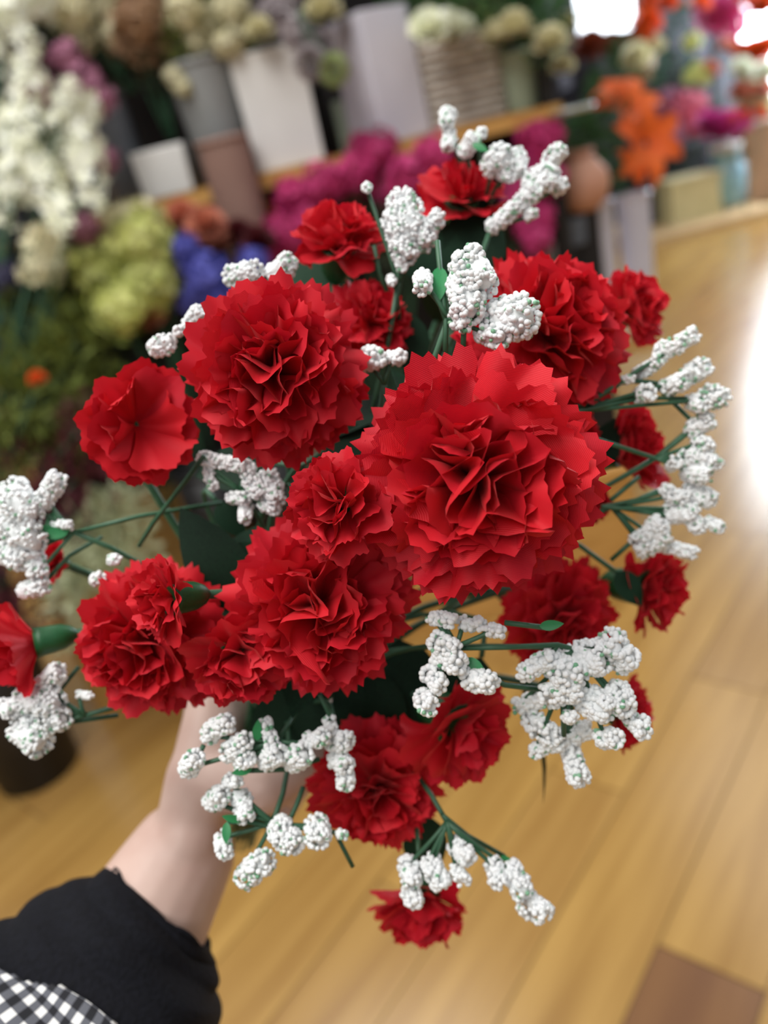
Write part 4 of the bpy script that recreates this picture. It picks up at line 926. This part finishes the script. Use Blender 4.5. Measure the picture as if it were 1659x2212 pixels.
for zz in (.25, .6, .95, 1.3): fbox('shelf_board', M_NAVY, ((ra.x + rb_.x) / 2, ra.y + .3, zz), (rb_.x - ra.x, .45, .04), rk, TK)
fbox('back_panel', M_NAVY, ((ra.x + rb_.x) / 2, ra.y + .54, .72), (rb_.x - ra.x, .03, 1.4), rk, TK)
def far(name, label, mat, kind, heads, d=FD, leaf=None, lm=None, cat='flower', fz=.06): return flower(name, label, d, fz, mat, kind, heads, leaf, lm, 'flowers of the far window display', cat)
far('hydrangea', 'pink hydrangea beyond the orange lilies', F_PINK, 'ball', [(1480, 235, 48), (1455, 260, 44), (1500, 265, 34)])
far('hydrangea', 'mauve hydrangea just behind the orange lilies', F_MAUVE, 'ball', [(1440, 225, 40), (1450, 290, 34)], 7.60)
far('peony_flower', 'hot pink peonies above the glass jar', F_HOT, 'rose', [(1560, 290, 46), (1530, 275, 34), (1590, 275, 36)], 7.30)
far('tulip_flower', 'thin red flower spray at the brown carton', F_ORANGE, 'rose', [(1600, 258, 20), (1575, 262, 16), (1640, 250, 20)], 7.20)
far('artificial_tree', 'small teal green artificial tree by the windows', L_TEAL, 'spire', [(1462, 105, 58, 0, -1)], 7.80, cat='tree')
far('forsythia_branch', 'yellow green sprig in front of the small artificial tree', F_LIME, 'ball', [(1495, 88, 20), (1505, 150, 18), (1520, 170, 16), (1490, 165, 16)], 7.50)
far('dahlia_flower', 'orange blooms between the window and the artificial tree', F_ORANGE, 'rose', [(1405, 20, 38), (1395, 60, 36), (1385, 85, 26), (1440, 10, 26)], 7.70)
far('dahlia_flower', 'rust coloured blooms under the bright window', F_RUST, 'rose', [(1275, 108, 40), (1320, 112, 40)], 7.70)
far('hydrangea', 'deep magenta blooms high beside the artificial tree', F_MAG, 'ball', [(1535, 30, 40), (1580, 45, 42), (1560, 15, 30)], 7.80)
far('dahlia_flower', 'orange and yellow blooms at the top picture corner', F_ORANGE, 'rose', [(1650, 20, 34), (1610, 5, 30), (1510, 15, 26)], 7.70)
far('dahlia_flower', 'orange bloom under the second bright window', F_ORANGE, 'rose', [(1630, 125, 38), (1600, 115, 24), (1655, 108, 30)], 7.70)
far('rose_flower', 'whitish roses below the second bright window', F_WHITE, 'rose', [(1622, 172, 30), (1652, 165, 30), (1600, 150, 24)], 7.50)
far('mum_flower', 'faded peach blooms among dark shelves of the rack', F_PEACH, 'rose', [(1530, 160, 26), (1640, 205, 34), (1600, 205, 26), (1570, 105, 20)], 7.60)
far('mum_flower', 'cream yellow blooms low on the rack near the pink ones', F_CREAM, 'rose', [(1645, 240, 34), (1610, 235, 26), (1410, 110, 30), (1375, 130, 34)], 7.65)
far('foliage_bush', 'dark leafy plant behind the orange lilies', L_GREEN, 'tuft', [(1330, 160, 50), (1300, 200, 50), (1350, 110, 36)], 7.70, cat='plant')
fbx('storage_box', 'black box high on the rack below the rust blooms', 1268, 165, 54, 95, M_NAVY, 8.45, lid=M_NAVY)
round_vase('pot', 'tan clay pot under orange blooms near the artificial tree', 1385, 170, 70, 50, 70, ceramic('tan_clay', 190, 158, 116), ra.y + .2, z=1.32, cat='pot')
